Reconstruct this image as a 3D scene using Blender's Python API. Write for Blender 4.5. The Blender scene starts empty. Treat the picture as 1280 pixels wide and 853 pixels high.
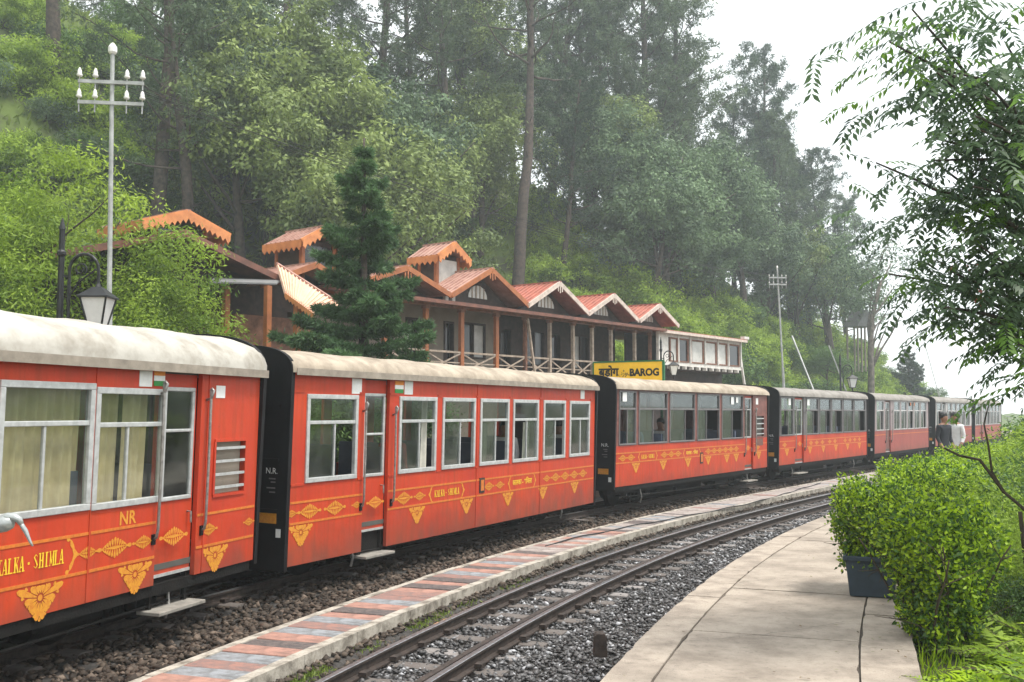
import bpy, bmesh, math, random
import numpy as np
from mathutils import Vector, Matrix
R = math.radians
scene = bpy.context.scene
col = scene.collection
random.seed(7)

# ------------------------------------------------------------------ camera, sky, sun, exposure
F, HOR, EYE = 1283.0, 516.0, 2.1
PITCH = math.atan((HOR - 426.5) / F)
cam_d = bpy.data.cameras.new('camera')
cam_d.sensor_width = 36.0
cam_d.lens = 36.0 * F / 1280.0
cam_d.clip_start, cam_d.clip_end = 0.05, 3000
cam = bpy.data.objects.new('camera', cam_d)
cam.location = (0, 0, EYE)
cam.rotation_euler = (math.pi / 2 + PITCH, 0, 0)
col.objects.link(cam)
scene.camera = cam

SUN_EL, SUN_AZ = R(66), R(112)          # azimuth clockwise from +Y: to the right of the camera
w = bpy.data.worlds.new('World'); scene.world = w; w.use_nodes = True
nt = w.node_tree; nt.nodes.clear()
sky = nt.nodes.new('ShaderNodeTexSky'); sky.sky_type = 'NISHITA'; sky.sun_disc = False
sky.sun_elevation = SUN_EL; sky.sun_rotation = SUN_AZ
sky.air_density = 1.0; sky.dust_density = 4.0; sky.ozone_density = 1.0
mixc = nt.nodes.new('ShaderNodeMix'); mixc.data_type = 'RGBA'
mixc.inputs['Factor'].default_value = 0.86
mixc.inputs['B'].default_value = (9.6, 9.9, 10.0, 1)      # even cloud cover
bg = nt.nodes.new('ShaderNodeBackground'); bg.inputs['Strength'].default_value = 0.10
wo = nt.nodes.new('ShaderNodeOutputWorld')
nt.links.new(sky.outputs[0], mixc.inputs['A'])
nt.links.new(mixc.outputs['Result'], bg.inputs['Color'])
nt.links.new(bg.outputs[0], wo.inputs['Surface'])
sun_d = bpy.data.lights.new('sun', 'SUN'); sun_d.energy = 2.4; sun_d.angle = R(14); sun_d.color = (1.0, 0.95, 0.88)
sun = bpy.data.objects.new('sun', sun_d); col.objects.link(sun)
sd = Vector((math.sin(SUN_AZ) * math.cos(SUN_EL), math.cos(SUN_AZ) * math.cos(SUN_EL), math.sin(SUN_EL)))
sun.rotation_euler = sd.to_track_quat('Z', 'Y').to_euler(); sun.location = (20, -20, 60)
scene.view_settings.view_transform = 'Standard'
scene.view_settings.look = 'None'
scene.view_settings.exposure = 0.98
scene.view_settings.gamma = 1.0
scene.render.engine = 'CYCLES'
scene.cycles.max_bounces = 6
scene.cycles.transparent_max_bounces = 10
scene.cycles.volume_bounces = 1
scene.cycles.use_denoising = True

# ------------------------------------------------------------------ materials
MATS = {}
def mat(name, c, rough=0.7, var=0.12, scale=6.0, bump=0.0, bscale=40.0, metal=0.0, spec=0.4, c2=None, thresh=None, coords='Object', detail=5.0):
    """plain surface with two-tone noise variation and fine relief"""
    if name in MATS: return MATS[name]
    m = bpy.data.materials.new(name); m.use_nodes = True; MATS[name] = m
    n = m.node_tree; b = n.nodes['Principled BSDF']
    b.inputs['Roughness'].default_value = rough; b.inputs['Metallic'].default_value = metal
    b.inputs['Specular IOR Level'].default_value = spec
    tc = n.nodes.new('ShaderNodeTexCoord')
    nz = n.nodes.new('ShaderNodeTexNoise'); nz.inputs['Scale'].default_value = scale; nz.inputs['Detail'].default_value = detail
    nz.inputs['Roughness'].default_value = 0.65
    n.links.new(tc.outputs[coords], nz.inputs['Vector'])
    rp = n.nodes.new('ShaderNodeValToRGB')
    a = c2 if c2 else tuple(max(0, v * (1 - 2.2 * var)) for v in c)
    z = c if c2 else tuple(min(1, v * (1 + var)) for v in c)
    lo, hi = thresh if thresh else (0.3, 0.7)
    rp.color_ramp.elements[0].position = lo; rp.color_ramp.elements[0].color = (*a, 1)
    rp.color_ramp.elements[1].position = hi; rp.color_ramp.elements[1].color = (*z, 1)
    n.links.new(nz.outputs['Fac'], rp.inputs['Fac'])
    if detail > 11:                                     # worn concrete: dark spots, damp patches and hairlines of dirt
        col_ = rp.outputs['Color']
        for sc_, lo_, hi_, k_ in ((.8, .52, .68, .45), (34, .60, .72, .5), (9, .58, .75, .4)):
            q_ = n.nodes.new('ShaderNodeTexNoise'); q_.inputs['Scale'].default_value = sc_; q_.inputs['Detail'].default_value = 8; n.links.new(tc.outputs[coords], q_.inputs['Vector'])
            r_ = n.nodes.new('ShaderNodeMapRange'); r_.inputs[1].default_value = lo_; r_.inputs[2].default_value = hi_; r_.inputs[4].default_value = k_; n.links.new(q_.outputs['Fac'], r_.inputs[0])
            x_ = n.nodes.new('ShaderNodeMix'); x_.data_type = 'RGBA'; n.links.new(r_.outputs[0], x_.inputs['Factor']); n.links.new(col_, x_.inputs['A']); x_.inputs['B'].default_value = (.11, .092, .075, 1); col_ = x_.outputs['Result']
        n.links.new(col_, b.inputs['Base Color'])
    else: n.links.new(rp.outputs['Color'], b.inputs['Base Color'])
    if bump > 0:
        nb = n.nodes.new('ShaderNodeTexNoise'); nb.inputs['Scale'].default_value = bscale; nb.inputs['Detail'].default_value = 4
        n.links.new(tc.outputs[coords], nb.inputs['Vector'])
        bp = n.nodes.new('ShaderNodeBump'); bp.inputs['Strength'].default_value = bump; bp.inputs['Distance'].default_value = 0.02
        n.links.new(nb.outputs['Fac'], bp.inputs['Height']); n.links.new(bp.outputs['Normal'], b.inputs['Normal'])
    return m

def leaf_mat(name, dark, light, trans=0.35, rough=0.55):
    if name in MATS: return MATS[name]
    m = bpy.data.materials.new(name); m.use_nodes = True; MATS[name] = m
    n = m.node_tree; b = n.nodes['Principled BSDF']; out = n.nodes['Material Output']
    b.inputs['Roughness'].default_value = rough; b.inputs['Specular IOR Level'].default_value = 0.3
    at = n.nodes.new('ShaderNodeAttribute'); at.attribute_name = 'tint'
    oi = n.nodes.new('ShaderNodeObjectInfo')
    ad = n.nodes.new('ShaderNodeMath'); ad.operation = 'MULTIPLY_ADD'; ad.inputs[1].default_value = 0.25; 
    n.links.new(oi.outputs['Random'], ad.inputs[0]); n.links.new(at.outputs['Fac'], ad.inputs[2])
    rp = n.nodes.new('ShaderNodeValToRGB')
    rp.color_ramp.elements[0].color = (*dark, 1); rp.color_ramp.elements[1].color = (*light, 1)
    rp.color_ramp.elements[0].position = 0.1; rp.color_ramp.elements[1].position = 1.1 if False else 1.0
    n.links.new(ad.outputs[0], rp.inputs['Fac'])
    n.links.new(rp.outputs['Color'], b.inputs['Base Color'])
    tr = n.nodes.new('ShaderNodeBsdfTranslucent'); n.links.new(rp.outputs['Color'], tr.inputs['Color'])
    mx = n.nodes.new('ShaderNodeMixShader'); mx.inputs[0].default_value = trans
    n.links.new(b.outputs[0], mx.inputs[1]); n.links.new(tr.outputs[0], mx.inputs[2]); n.links.new(mx.outputs[0], out.inputs['Surface'])
    return m

def tint_mat(name, stops, rough=0.8, spec=0.3):
    """colour picked per piece from the mesh attribute 'tint'"""
    if name in MATS: return MATS[name]
    m = bpy.data.materials.new(name); m.use_nodes = True; MATS[name] = m
    n = m.node_tree; b = n.nodes['Principled BSDF']; b.inputs['Roughness'].default_value = rough; b.inputs['Specular IOR Level'].default_value = spec
    at = n.nodes.new('ShaderNodeAttribute'); at.attribute_name = 'tint'
    rp = n.nodes.new('ShaderNodeValToRGB')
    while len(rp.color_ramp.elements) < len(stops): rp.color_ramp.elements.new(0.5)
    for e, (p, c) in zip(rp.color_ramp.elements, stops): e.position = p; e.color = (*c, 1)
    n.links.new(at.outputs['Fac'], rp.inputs['Fac']); n.links.new(rp.outputs['Color'], b.inputs['Base Color'])
    return m

def glass_mat(name, tint, refl=0.10):
    if name in MATS: return MATS[name]
    m = bpy.data.materials.new(name); m.use_nodes = True; MATS[name] = m
    n = m.node_tree; n.nodes.remove(n.nodes['Principled BSDF']); out = n.nodes['Material Output']
    t = n.nodes.new('ShaderNodeBsdfTransparent'); t.inputs[0].default_value = (*tint, 1)
    g = n.nodes.new('ShaderNodeBsdfGlossy'); g.inputs['Roughness'].default_value = 0.04; g.inputs[0].default_value = (0.9, 0.95, 0.95, 1)
    df = n.nodes.new('ShaderNodeBsdfDiffuse'); df.inputs[0].default_value = (0.35, 0.36, 0.34, 1)
    lw = n.nodes.new('ShaderNodeLayerWeight'); lw.inputs[0].default_value = .5
    pw_ = n.nodes.new('ShaderNodeMath'); pw_.operation = 'POWER'; pw_.inputs[1].default_value = 5.0; n.links.new(lw.outputs['Facing'], pw_.inputs[0])
    ad = n.nodes.new('ShaderNodeMath'); ad.operation = 'MULTIPLY_ADD'; ad.inputs[1].default_value = .55; ad.inputs[2].default_value = refl; ad.use_clamp = True
    n.links.new(pw_.outputs[0], ad.inputs[0])
    nz = n.nodes.new('ShaderNodeTexNoise'); nz.inputs['Scale'].default_value = 3; nz.inputs['Detail'].default_value = 6
    tc = n.nodes.new('ShaderNodeTexCoord'); n.links.new(tc.outputs['Object'], nz.inputs['Vector'])
    mr = n.nodes.new('ShaderNodeMapRange'); mr.inputs[1].default_value = 0.35; mr.inputs[2].default_value = 0.8; mr.inputs[3].default_value = 0.015; mr.inputs[4].default_value = 0.09
    n.links.new(nz.outputs['Fac'], mr.inputs[0])
    m0 = n.nodes.new('ShaderNodeMixShader'); n.links.new(mr.outputs[0], m0.inputs[0]); n.links.new(t.outputs[0], m0.inputs[1]); n.links.new(df.outputs[0], m0.inputs[2])
    mx = n.nodes.new('ShaderNodeMixShader'); n.links.new(ad.outputs[0], mx.inputs[0]); n.links.new(m0.outputs[0], mx.inputs[1]); n.links.new(g.outputs[0], mx.inputs[2])
    n.links.new(mx.outputs[0], out.inputs['Surface'])
    return m

def paint_mat(name, c, c2, rough=0.5):
    """old gloss paint: broad fading, vertical runs of grime, small chips"""
    if name in MATS: return MATS[name]
    m = bpy.data.materials.new(name); m.use_nodes = True; MATS[name] = m
    n = m.node_tree; b = n.nodes['Principled BSDF']; b.inputs['Roughness'].default_value = rough; b.inputs['Specular IOR Level'].default_value = 0.22
    tc = n.nodes.new('ShaderNodeTexCoord')
    def noise(scale, sx=1, sy=1, sz=1, detail=5):
        mp = n.nodes.new('ShaderNodeMapping'); mp.inputs['Scale'].default_value = (sx, sy, sz); n.links.new(tc.outputs['Object'], mp.inputs['Vector'])
        z = n.nodes.new('ShaderNodeTexNoise'); z.inputs['Scale'].default_value = scale; z.inputs['Detail'].default_value = detail; n.links.new(mp.outputs[0], z.inputs['Vector']); return z
    a = noise(0.9); r1 = n.nodes.new('ShaderNodeValToRGB'); r1.color_ramp.elements[0].position = .3; r1.color_ramp.elements[1].position = .7
    r1.color_ramp.elements[0].color = (*c2, 1); r1.color_ramp.elements[1].color = (*c, 1); n.links.new(a.outputs['Fac'], r1.inputs['Fac'])
    s = noise(3.0, 5, 5, .35, 6); r2 = n.nodes.new('ShaderNodeMapRange'); r2.inputs[1].default_value = .47; r2.inputs[2].default_value = .74; r2.inputs[4].default_value = .8; n.links.new(s.outputs['Fac'], r2.inputs[0])
    mx = n.nodes.new('ShaderNodeMix'); mx.data_type = 'RGBA'; n.links.new(r2.outputs[0], mx.inputs['Factor']); n.links.new(r1.outputs[0], mx.inputs['A'])
    mx.inputs['B'].default_value = (c[0] * .62, c[1] * .8, c[2] * .9, 1)
    k = noise(26, 1, 1, 1, 3); r3 = n.nodes.new('ShaderNodeMapRange'); r3.inputs[1].default_value = .68; r3.inputs[2].default_value = .78; r3.inputs[4].default_value = .55; n.links.new(k.outputs['Fac'], r3.inputs[0])
    m2 = n.nodes.new('ShaderNodeMix'); m2.data_type = 'RGBA'; n.links.new(r3.outputs[0], m2.inputs['Factor']); n.links.new(mx.outputs['Result'], m2.inputs['A'])
    m2.inputs['B'].default_value = (c[0] * .45, c[1] * .6, c[2] * .7, 1)
    sx_ = n.nodes.new('ShaderNodeSeparateXYZ'); n.links.new(tc.outputs['Object'], sx_.inputs[0])
    dn = noise(4.5, 1, 1, .6, 7); dm_ = n.nodes.new('ShaderNodeMath'); dm_.operation = 'MULTIPLY_ADD'; dm_.inputs[1].default_value = .9; n.links.new(dn.outputs['Fac'], dm_.inputs[0])
    ng = n.nodes.new('ShaderNodeMath'); ng.operation = 'MULTIPLY'; ng.inputs[1].default_value = -1.0; n.links.new(sx_.outputs['Z'], ng.inputs[0]); n.links.new(ng.outputs[0], dm_.inputs[2])
    dr_ = n.nodes.new('ShaderNodeMapRange'); dr_.inputs[1].default_value = -.35; dr_.inputs[2].default_value = .25; dr_.inputs[4].default_value = .72; n.links.new(dm_.outputs[0], dr_.inputs[0])
    m3 = n.nodes.new('ShaderNodeMix'); m3.data_type = 'RGBA'; n.links.new(dr_.outputs[0], m3.inputs['Factor']); n.links.new(m2.outputs['Result'], m3.inputs['A']); m3.inputs['B'].default_value = (.13, .065, .045, 1)   # road dust thrown up on the lower panels
    n.links.new(m3.outputs['Result'], b.inputs['Base Color'])
    w_ = noise(2.2); bp = n.nodes.new('ShaderNodeBump'); bp.inputs['Strength'].default_value = .55; bp.inputs['Distance'].default_value = .03
    n.links.new(w_.outputs['Fac'], bp.inputs['Height']); n.links.new(bp.outputs[0], b.inputs['Normal'])
    return m

M = {}
M['red'] = paint_mat('coach_red', (0.56, 0.062, 0.018), (0.42, 0.034, 0.016))
M['red_pink'] = paint_mat('coach_faded_red', (0.36, 0.085, 0.062), (0.28, 0.055, 0.045))
M['yellow'] = mat('motif_yellow', (0.66, 0.29, 0.025), .55, .15, 30, c2=(0.55, 0.16, 0.022), thresh=(.3, .55))
M['letter'] = mat('letter_yellow', (0.85, 0.55, 0.03), .5, .1, 30)
M['orange_line'] = mat('line_orange', (0.60, 0.17, 0.022), .5, .12, 20)
M['black'] = mat('coach_black', (0.008, 0.008, 0.009), .6, .2, 4, spec=.2)
M['under'] = mat('underframe_black', (0.011, 0.010, 0.009), .8, .3, 5, bump=.3, spec=.2)
M['roof'] = mat('roof_canvas', (0.40, 0.34, 0.265), .9, .1, 2.6, c2=(0.20, 0.16, 0.12), thresh=(.3, .62), bump=.3, bscale=9)
M['roof_white'] = mat('roof_white', (0.44, 0.42, 0.375), .85, .1, 2.8, c2=(0.25, 0.225, 0.185), thresh=(.28, .6), bump=.3, bscale=9)
M['roof_grey'] = mat('roof_grey', (0.27, 0.25, 0.225), .9, .1, 2.6, c2=(0.14, 0.125, 0.11), thresh=(.3, .62), bump=.3, bscale=9)
M['roof_lip'] = mat('roof_lip', (0.30, 0.26, 0.21), .8, .15, 6)
M['alu'] = mat('aluminium_frame', (0.52, 0.53, 0.52), .45, .12, 12, metal=.35)
M['wood_red'] = mat('window_post_brown', (0.20, 0.075, 0.06), .6, .2, 8)
M['band_grey'] = mat('band_grey', (0.15, 0.14, 0.14), .6, .12, 5)
M['band_pink'] = mat('band_pink', (0.30, 0.24, 0.24), .6, .08, 5)
M['band_white'] = mat('band_white', (0.45, 0.43, 0.42), .6, .06, 5)
M['glass'] = glass_mat('window_glass', (0.86, 0.88, 0.86), .05)
M['glass_dusty'] = glass_mat('dusty_glass', (0.74, 0.77, 0.76), .07)
M['curtain'] = mat('curtain_cream', (0.72, 0.60, 0.36), .9, .1, 5)
M['curtain_pale'] = mat('curtain_pale', (0.62, 0.60, 0.52), .9, .1, 5)
M['interior'] = mat('coach_interior', (0.09, 0.085, 0.075), .8, .1, 4)
M['seat'] = mat('seat_cloth', (0.07, 0.09, 0.13), .85, .1, 6)
M['white_card'] = mat('white_card', (0.78, 0.78, 0.75), .6, .04, 20)
M['saffron'] = mat('flag_saffron', (0.80, 0.28, 0.03), .6, .04)
M['green_flag'] = mat('flag_green', (0.03, 0.25, 0.05), .6, .04)
M['steel'] = mat('handrail_steel', (0.35, 0.33, 0.31), .4, .2, 20, metal=.6)
M['step'] = mat('step_board', (0.26, 0.24, 0.21), .8, .15, 9)
M['white_text'] = mat('white_paint', (0.75, 0.75, 0.72), .6, .06)
M['rail_side'] = mat('rail_rust', (0.045, 0.032, 0.026), .8, .3, 14, bump=.2)
M['rail_top'] = mat('rail_polished', (0.30, 0.30, 0.31), .32, .2, 20, metal=.8)
M['sleeper'] = mat('sleeper_grey', (0.13, 0.115, 0.105), .9, .2, 7, c2=(0.11, 0.09, 0.08), thresh=(.3, .65), bump=.4)
M['sleeper_pale'] = mat('sleeper_pale', (0.24, 0.22, 0.21), .9, .2, 7, c2=(0.17, 0.15, 0.14), thresh=(.3, .62), bump=.4)
M['ballast_base'] = mat('ballast_bed', (0.055, 0.05, 0.046), .95, .3, 14, bump=.6)
M['stone'] = tint_mat('ballast_stone', [(0, (0.022, 0.020, 0.020)), (.35, (0.06, 0.056, 0.055)), (.65, (0.12, 0.115, 0.115)), (.82, (0.28, 0.28, 0.29)), (1, (0.50, 0.50, 0.52))], .5, .5)  # palest stops also paint the glint of wet stone
M['stone_brown'] = tint_mat('ballast_stone_brown', [(0, (0.022, 0.016, 0.012)), (.5, (0.065, 0.049, 0.037)), (1, (0.17, 0.13, 0.10))], .8)
M['strip_white'] = mat('kerb_whitewash', (0.40, 0.365, 0.31), .9, .1, 7, c2=(0.15, 0.13, 0.105), thresh=(.34, .58), bump=.3)
M['pv_salmon'] = mat('paver_salmon', (0.37, 0.20, 0.155), .85, .1, 6, c2=(0.17, 0.10, 0.08), thresh=(.32, .6), bump=.3)
M['pv_blue'] = mat('paver_blue_grey', (0.25, 0.265, 0.28), .85, .1, 7, c2=(0.105, 0.105, 0.105), thresh=(.32, .6), bump=.3)
M['pv_dark'] = mat('paver_dark', (0.13, 0.105, 0.095), .9, .1, 14, c2=(0.07, 0.06, 0.06), thresh=(.4, .6), bump=.4)
M['pv_pink'] = mat('paver_worn_pink', (0.28, 0.15, 0.12), .9, .1, 8, c2=(0.17, 0.12, 0.11), thresh=(.38, .6), bump=.3)
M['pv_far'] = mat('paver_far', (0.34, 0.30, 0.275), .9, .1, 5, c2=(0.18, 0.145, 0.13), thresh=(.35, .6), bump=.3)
M['concrete'] = mat('platform_concrete', (0.365, 0.31, 0.255), .92, .08, 2.3, c2=(0.22, 0.183, 0.148), thresh=(.34, .60), bump=.5, bscale=70, detail=12.0)
M['concrete_edge'] = mat('platform_edge_concrete', (0.39, 0.33, 0.27), .92, .08, 3, c2=(0.23, 0.19, 0.155), thresh=(.34, .60), bump=.5, bscale=70, detail=12.0)
M['joint'] = mat('joint_dirt', (0.09, 0.075, 0.06), .95, .2, 9)
M['soil'] = mat('garden_soil', (0.075, 0.07, 0.035), .95, .3, 2.5, c2=(0.05, 0.085, 0.02), thresh=(.4, .6), bump=.6, bscale=20)
M['hill'] = mat('hillside_soil', (0.085, 0.125, 0.022), .95, .3, .6, c2=(0.04, 0.042, 0.022), thresh=(.36, .55), bump=.8, bscale=3)
M['ground'] = mat('ground_earth', (0.10, 0.10, 0.06), .95, .2, .3)
M['bark'] = mat('pine_bark', (0.10, 0.075, 0.06), .95, .3, 5, c2=(0.035, 0.028, 0.025), thresh=(.35, .65), bump=1.0, bscale=14)
M['bark_pale'] = mat('pale_bark', (0.20, 0.17, 0.14), .9, .3, 5, c2=(0.08, 0.065, 0.055), thresh=(.35, .65), bump=.8, bscale=14)
M['stem'] = mat('shrub_stem', (0.07, 0.05, 0.035), .9, .3, 8)
M['plaster'] = mat('wall_plaster', (0.30, 0.26, 0.21), .9, .1, 1.5, c2=(0.20, 0.17, 0.135), thresh=(.3, .7))
M['wood_orange'] = mat('orange_wood', (0.40, 0.14, 0.05), .65, .2, 4, c2=(0.24, 0.085, 0.035), thresh=(.3, .65))
M['fascia'] = mat('orange_fascia', (0.60, 0.24, 0.085), .6, .1, 4, c2=(0.42, 0.15, 0.055), thresh=(.3, .6))
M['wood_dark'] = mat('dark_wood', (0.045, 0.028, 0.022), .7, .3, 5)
M['wood_brown'] = mat('brown_wood', (0.22, 0.10, 0.06), .7, .25, 6)
M['wood_grey'] = mat('weathered_wood', (0.40, 0.32, 0.25), .8, .2, 6)
M['tin_rust'] = mat('rusty_tin', (0.22, 0.09, 0.06), .7, .3, 3, c2=(0.10, 0.05, 0.04), thresh=(.3, .7))
M['tin_pink'] = mat('pale_pink_tin', (0.44, 0.27, 0.215), .7, .15, 3.5, c2=(0.27, 0.13, 0.10), thresh=(.3, .65))
M['tin_red'] = mat('red_tin', (0.43, 0.145, 0.10), .7, .15, 3.5, c2=(0.24, 0.085, 0.06), thresh=(.3, .65))
M['tin_cream'] = mat('cream_tin', (0.72, 0.48, 0.34), .7, .12, 3, c2=(0.60, 0.36, 0.25), thresh=(.3, .6))
M['tin_grey'] = mat('grey_tin', (0.17, 0.17, 0.17), .55, .15, 4)
M['barge_white'] = mat('pale_bargeboard', (0.60, 0.50, 0.43), .7, .15, 5)
M['white_frame'] = mat('white_window_frame', (0.66, 0.63, 0.58), .7, .12, 6)
M['pane_dark'] = mat('dark_pane', (0.02, 0.022, 0.025), .12, .1, 3, spec=.6)
M['pane_pale'] = mat('blind_pane', (0.55, 0.54, 0.50), .35, .15, 2)
M['sign_yellow'] = mat('sign_yellow', (0.85, 0.50, 0.03), .5, .06, 4)
M['sign_black'] = mat('sign_black', (0.012, 0.012, 0.012), .5, .1)
M['sign_green'] = mat('sign_green', (0.02, 0.14, 0.05), .5, .1)
M['iron'] = mat('lamp_iron', (0.012, 0.013, 0.014), .45, .2, 8)
M['lamp_glass'] = mat('frosted_glass', (0.72, 0.72, 0.70), .3, .05, 6, spec=.5)
M['pole'] = mat('galvanised_pole', (0.36, 0.37, 0.36), .6, .15, 5)
M['porcelain'] = mat('porcelain', (0.75, 0.73, 0.70), .25, .05, 9, spec=.6)
M['wire'] = mat('black_wire', (0.02, 0.02, 0.02), .7, .1)
M['planter'] = mat('slate_blue_planter', (0.03, 0.048, 0.068), .6, .15, 5)
M['enamel'] = mat('white_enamel', (0.42, 0.44, 0.43), .3, .2, 14, metal=.4)
M['pipe_blue'] = mat('blue_pipe', (0.16, 0.33, 0.50), .5, .1)
M['pipe_orange'] = mat('orange_pipe', (0.75, 0.38, 0.16), .5, .1)
M['wall_stone'] = mat('retaining_stone', (0.30, 0.28, 0.25), .95, .25, 2.5, bump=.8, bscale=6)
M['skin'] = mat('skin', (0.26, 0.13, 0.08), .6, .08)
M['hair'] = mat('black_hair', (0.01, 0.009, 0.009), .5, .1)
M['cloth_dark'] = mat('charcoal_shirt', (0.025, 0.027, 0.035), .9, .15)
M['cloth_white'] = mat('white_shirt', (0.62, 0.62, 0.62), .9, .08)
M['cloth_red'] = mat('red_shirt', (0.36, 0.06, 0.05), .9, .1)
M['cloth_blue'] = mat('blue_shirt', (0.22, 0.34, 0.48), .9, .1)
M['denim'] = mat('dark_trousers', (0.03, 0.035, 0.055), .9, .15)
M['lf_pine'] = leaf_mat('pine_needles', (0.024, 0.046, 0.024), (0.14, 0.20, 0.095), .25)
M['lf_pine_dark'] = leaf_mat('dark_needles', (0.015, 0.030, 0.020), (0.075, 0.125, 0.065), .25)
M['lf_conifer'] = leaf_mat('conifer_needles', (0.018, 0.042, 0.018), (0.125, 0.235, 0.09), .25)
M['lf_grey'] = leaf_mat('grey_green_leaves', (0.028, 0.058, 0.028), (0.18, 0.27, 0.13), .25)
M['lf_mid'] = leaf_mat('mid_green_leaves', (0.030, 0.065, 0.018), (0.12, 0.22, 0.05), .35)
M['lf_bright'] = leaf_mat('bright_leaves', (0.06, 0.13, 0.012), (0.36, 0.50, 0.06), .45)
M['lf_grass'] = leaf_mat('grass_blades', (0.05, 0.09, 0.018), (0.26, 0.34, 0.06), .4)
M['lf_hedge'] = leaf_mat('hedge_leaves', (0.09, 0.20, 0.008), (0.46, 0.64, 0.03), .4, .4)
M['lf_hedge_old_shade'] = leaf_mat('hedge_old_and_shade_leaves', (0.02, 0.05, 0.01), (0.08, 0.17, 0.025), .3, .4)  # old leaves, and the dark ones painted in as shaded gaps
M['lf_right'] = leaf_mat('compound_leaves', (0.03, 0.06, 0.038), (0.14, 0.22, 0.11), .45, .4)
M['lf_right_new'] = leaf_mat('fresh_compound_leaves', (0.06, 0.14, 0.02), (0.20, 0.36, 0.06), .45, .4)
M['lf_rust'] = leaf_mat('young_red_leaves', (0.50, 0.12, 0.10), (0.75, 0.30, 0.25), .4)

# ------------------------------------------------------------------ mesh helpers
class MB:
    def __init__(s): s.v, s.f, s.m = [], [], []
    def quad(s, a, b, c, d, mi=0):
        n = len(s.v); s.v += [a, b, c, d]; s.f.append((n, n + 1, n + 2, n + 3)); s.m.append(mi)
    def poly(s, pts, mi=0):
        n = len(s.v); s.v += list(pts); s.f.append(tuple(range(n, n + len(pts)))); s.m.append(mi)
    def box(s, x0, x1, y0, y1, z0, z1, mi=0):
        n = len(s.v)
        s.v += [(x0, y0, z0), (x1, y0, z0), (x1, y1, z0), (x0, y1, z0), (x0, y0, z1), (x1, y0, z1), (x1, y1, z1), (x0, y1, z1)]
        for q in ((0, 3, 2, 1), (4, 5, 6, 7), (0, 1, 5, 4), (1, 2, 6, 5), (2, 3, 7, 6), (3, 0, 4, 7)):
            s.f.append(tuple(n + i for i in q)); s.m.append(mi)
        return s
    def bar(s, p, q, wd, hd, mi=0, up=(0, 0, 1)):
        """square bar from p to q"""
        p, q = Vector(p), Vector(q); d = (q - p).normalized(); u = Vector(up)
        if abs(d.dot(u)) > .98: u = Vector((0, 1, 0))
        sd_ = d.cross(u).normalized() * wd / 2; u2 = sd_.cross(d).normalized() * hd / 2
        n = len(s.v)
        for c in (p, q): s.v += [tuple(c - sd_ - u2), tuple(c + sd_ - u2), tuple(c + sd_ + u2), tuple(c - sd_ + u2)]
        for g in ((0, 3, 2, 1), (4, 5, 6, 7), (0, 1, 5, 4), (1, 2, 6, 5), (2, 3, 7, 6), (3, 0, 4, 7)):
            s.f.append(tuple(n + i for i in g)); s.m.append(mi)
        return s
    def tube(s, pts, rad, k=8, mi=0, cap=True):
        pts = [Vector(p) for p in pts]; rad = rad if hasattr(rad, '__len__') else [rad] * len(pts)
        n = len(s.v); prev = None
        for i, p in enumerate(pts):
            d = (pts[min(i + 1, len(pts) - 1)] - pts[max(i - 1, 0)]).normalized()
            if prev is None:
                a = Vector((1, 0, 0)) if abs(d.x) < .8 else Vector((0, 1, 0))
                u = d.cross(a).normalized()
            else: u = (prev - d * prev.dot(d)).normalized()
            prev = u; v = d.cross(u)
            for j in range(k):
                t = 2 * math.pi * j / k; s.v.append(tuple(p + (u * math.cos(t) + v * math.sin(t)) * rad[i]))
        for i in range(len(pts) - 1):
            for j in range(k):
                a = n + i * k + j; b = n + i * k + (j + 1) % k
                s.f.append((a, b, b + k, a + k)); s.m.append(mi)
        if cap:
            s.f.append(tuple(n + j for j in reversed(range(k)))); s.m.append(mi)
            s.f.append(tuple(n + (len(pts) - 1) * k + j for j in range(k))); s.m.append(mi)
        return s
    def lathe(s, c, prof, k=12, mi=0):
        """profile of (radius, z) about a vertical axis"""
        n = len(s.v)
        for r, z in prof:
            for j in range(k):
                t = 2 * math.pi * j / k; s.v.append((c[0] + r * math.cos(t), c[1] + r * math.sin(t), c[2] + z))
        for i in range(len(prof) - 1):
            for j in range(k):
                a = n + i * k + j; b = n + i * k + (j + 1) % k
                s.f.append((a, b, b + k, a + k)); s.m.append(mi)
        s.f.append(tuple(n + j for j in reversed(range(k)))); s.m.append(mi)
        s.f.append(tuple(n + (len(prof) - 1) * k + j for j in range(k))); s.m.append(mi)
        return s
    def prism(s, pts, axis, a, b, mi=0):
        """2-D polygon pulled from a to b along an axis ('x': pts are (y,z); 'y': (x,z); 'z': (x,y))"""
        def P(p, t): return {'x': (t, p[0], p[1]), 'y': (p[0], t, p[1]), 'z': (p[0], p[1], t)}[axis]
        n, k = len(s.v), len(pts)
        s.v += [P(p, a) for p in pts] + [P(p, b) for p in pts]
        s.f.append(tuple(reversed(range(n, n + k)))); s.m.append(mi)
        s.f.append(tuple(range(n + k, n + 2 * k))); s.m.append(mi)
        for i in range(k):
            j = (i + 1) % k; s.f.append((n + i, n + j, n + k + j, n + k + i)); s.m.append(mi)
        return s
    def mesh(s, name, mats, smooth=False):
        me = bpy.data.meshes.new(name); me.from_pydata([tuple(v) for v in s.v], [], s.f)
        for m_ in (mats if isinstance(mats, (list, tuple)) else [mats]): me.materials.append(m_)
        me.polygons.foreach_set('material_index', s.m)
        if smooth: me.polygons.foreach_set('use_smooth', [True] * len(me.polygons))
        bm = bmesh.new(); bm.from_mesh(me); bmesh.ops.recalc_face_normals(bm, faces=bm.faces); bm.to_mesh(me); bm.free()
        return me
    def build(s, name, mats, parent=None, loc=None, smooth=False, bevel=0):
        return obj(name, s.mesh(name, mats, smooth), parent, loc, bevel)

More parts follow.
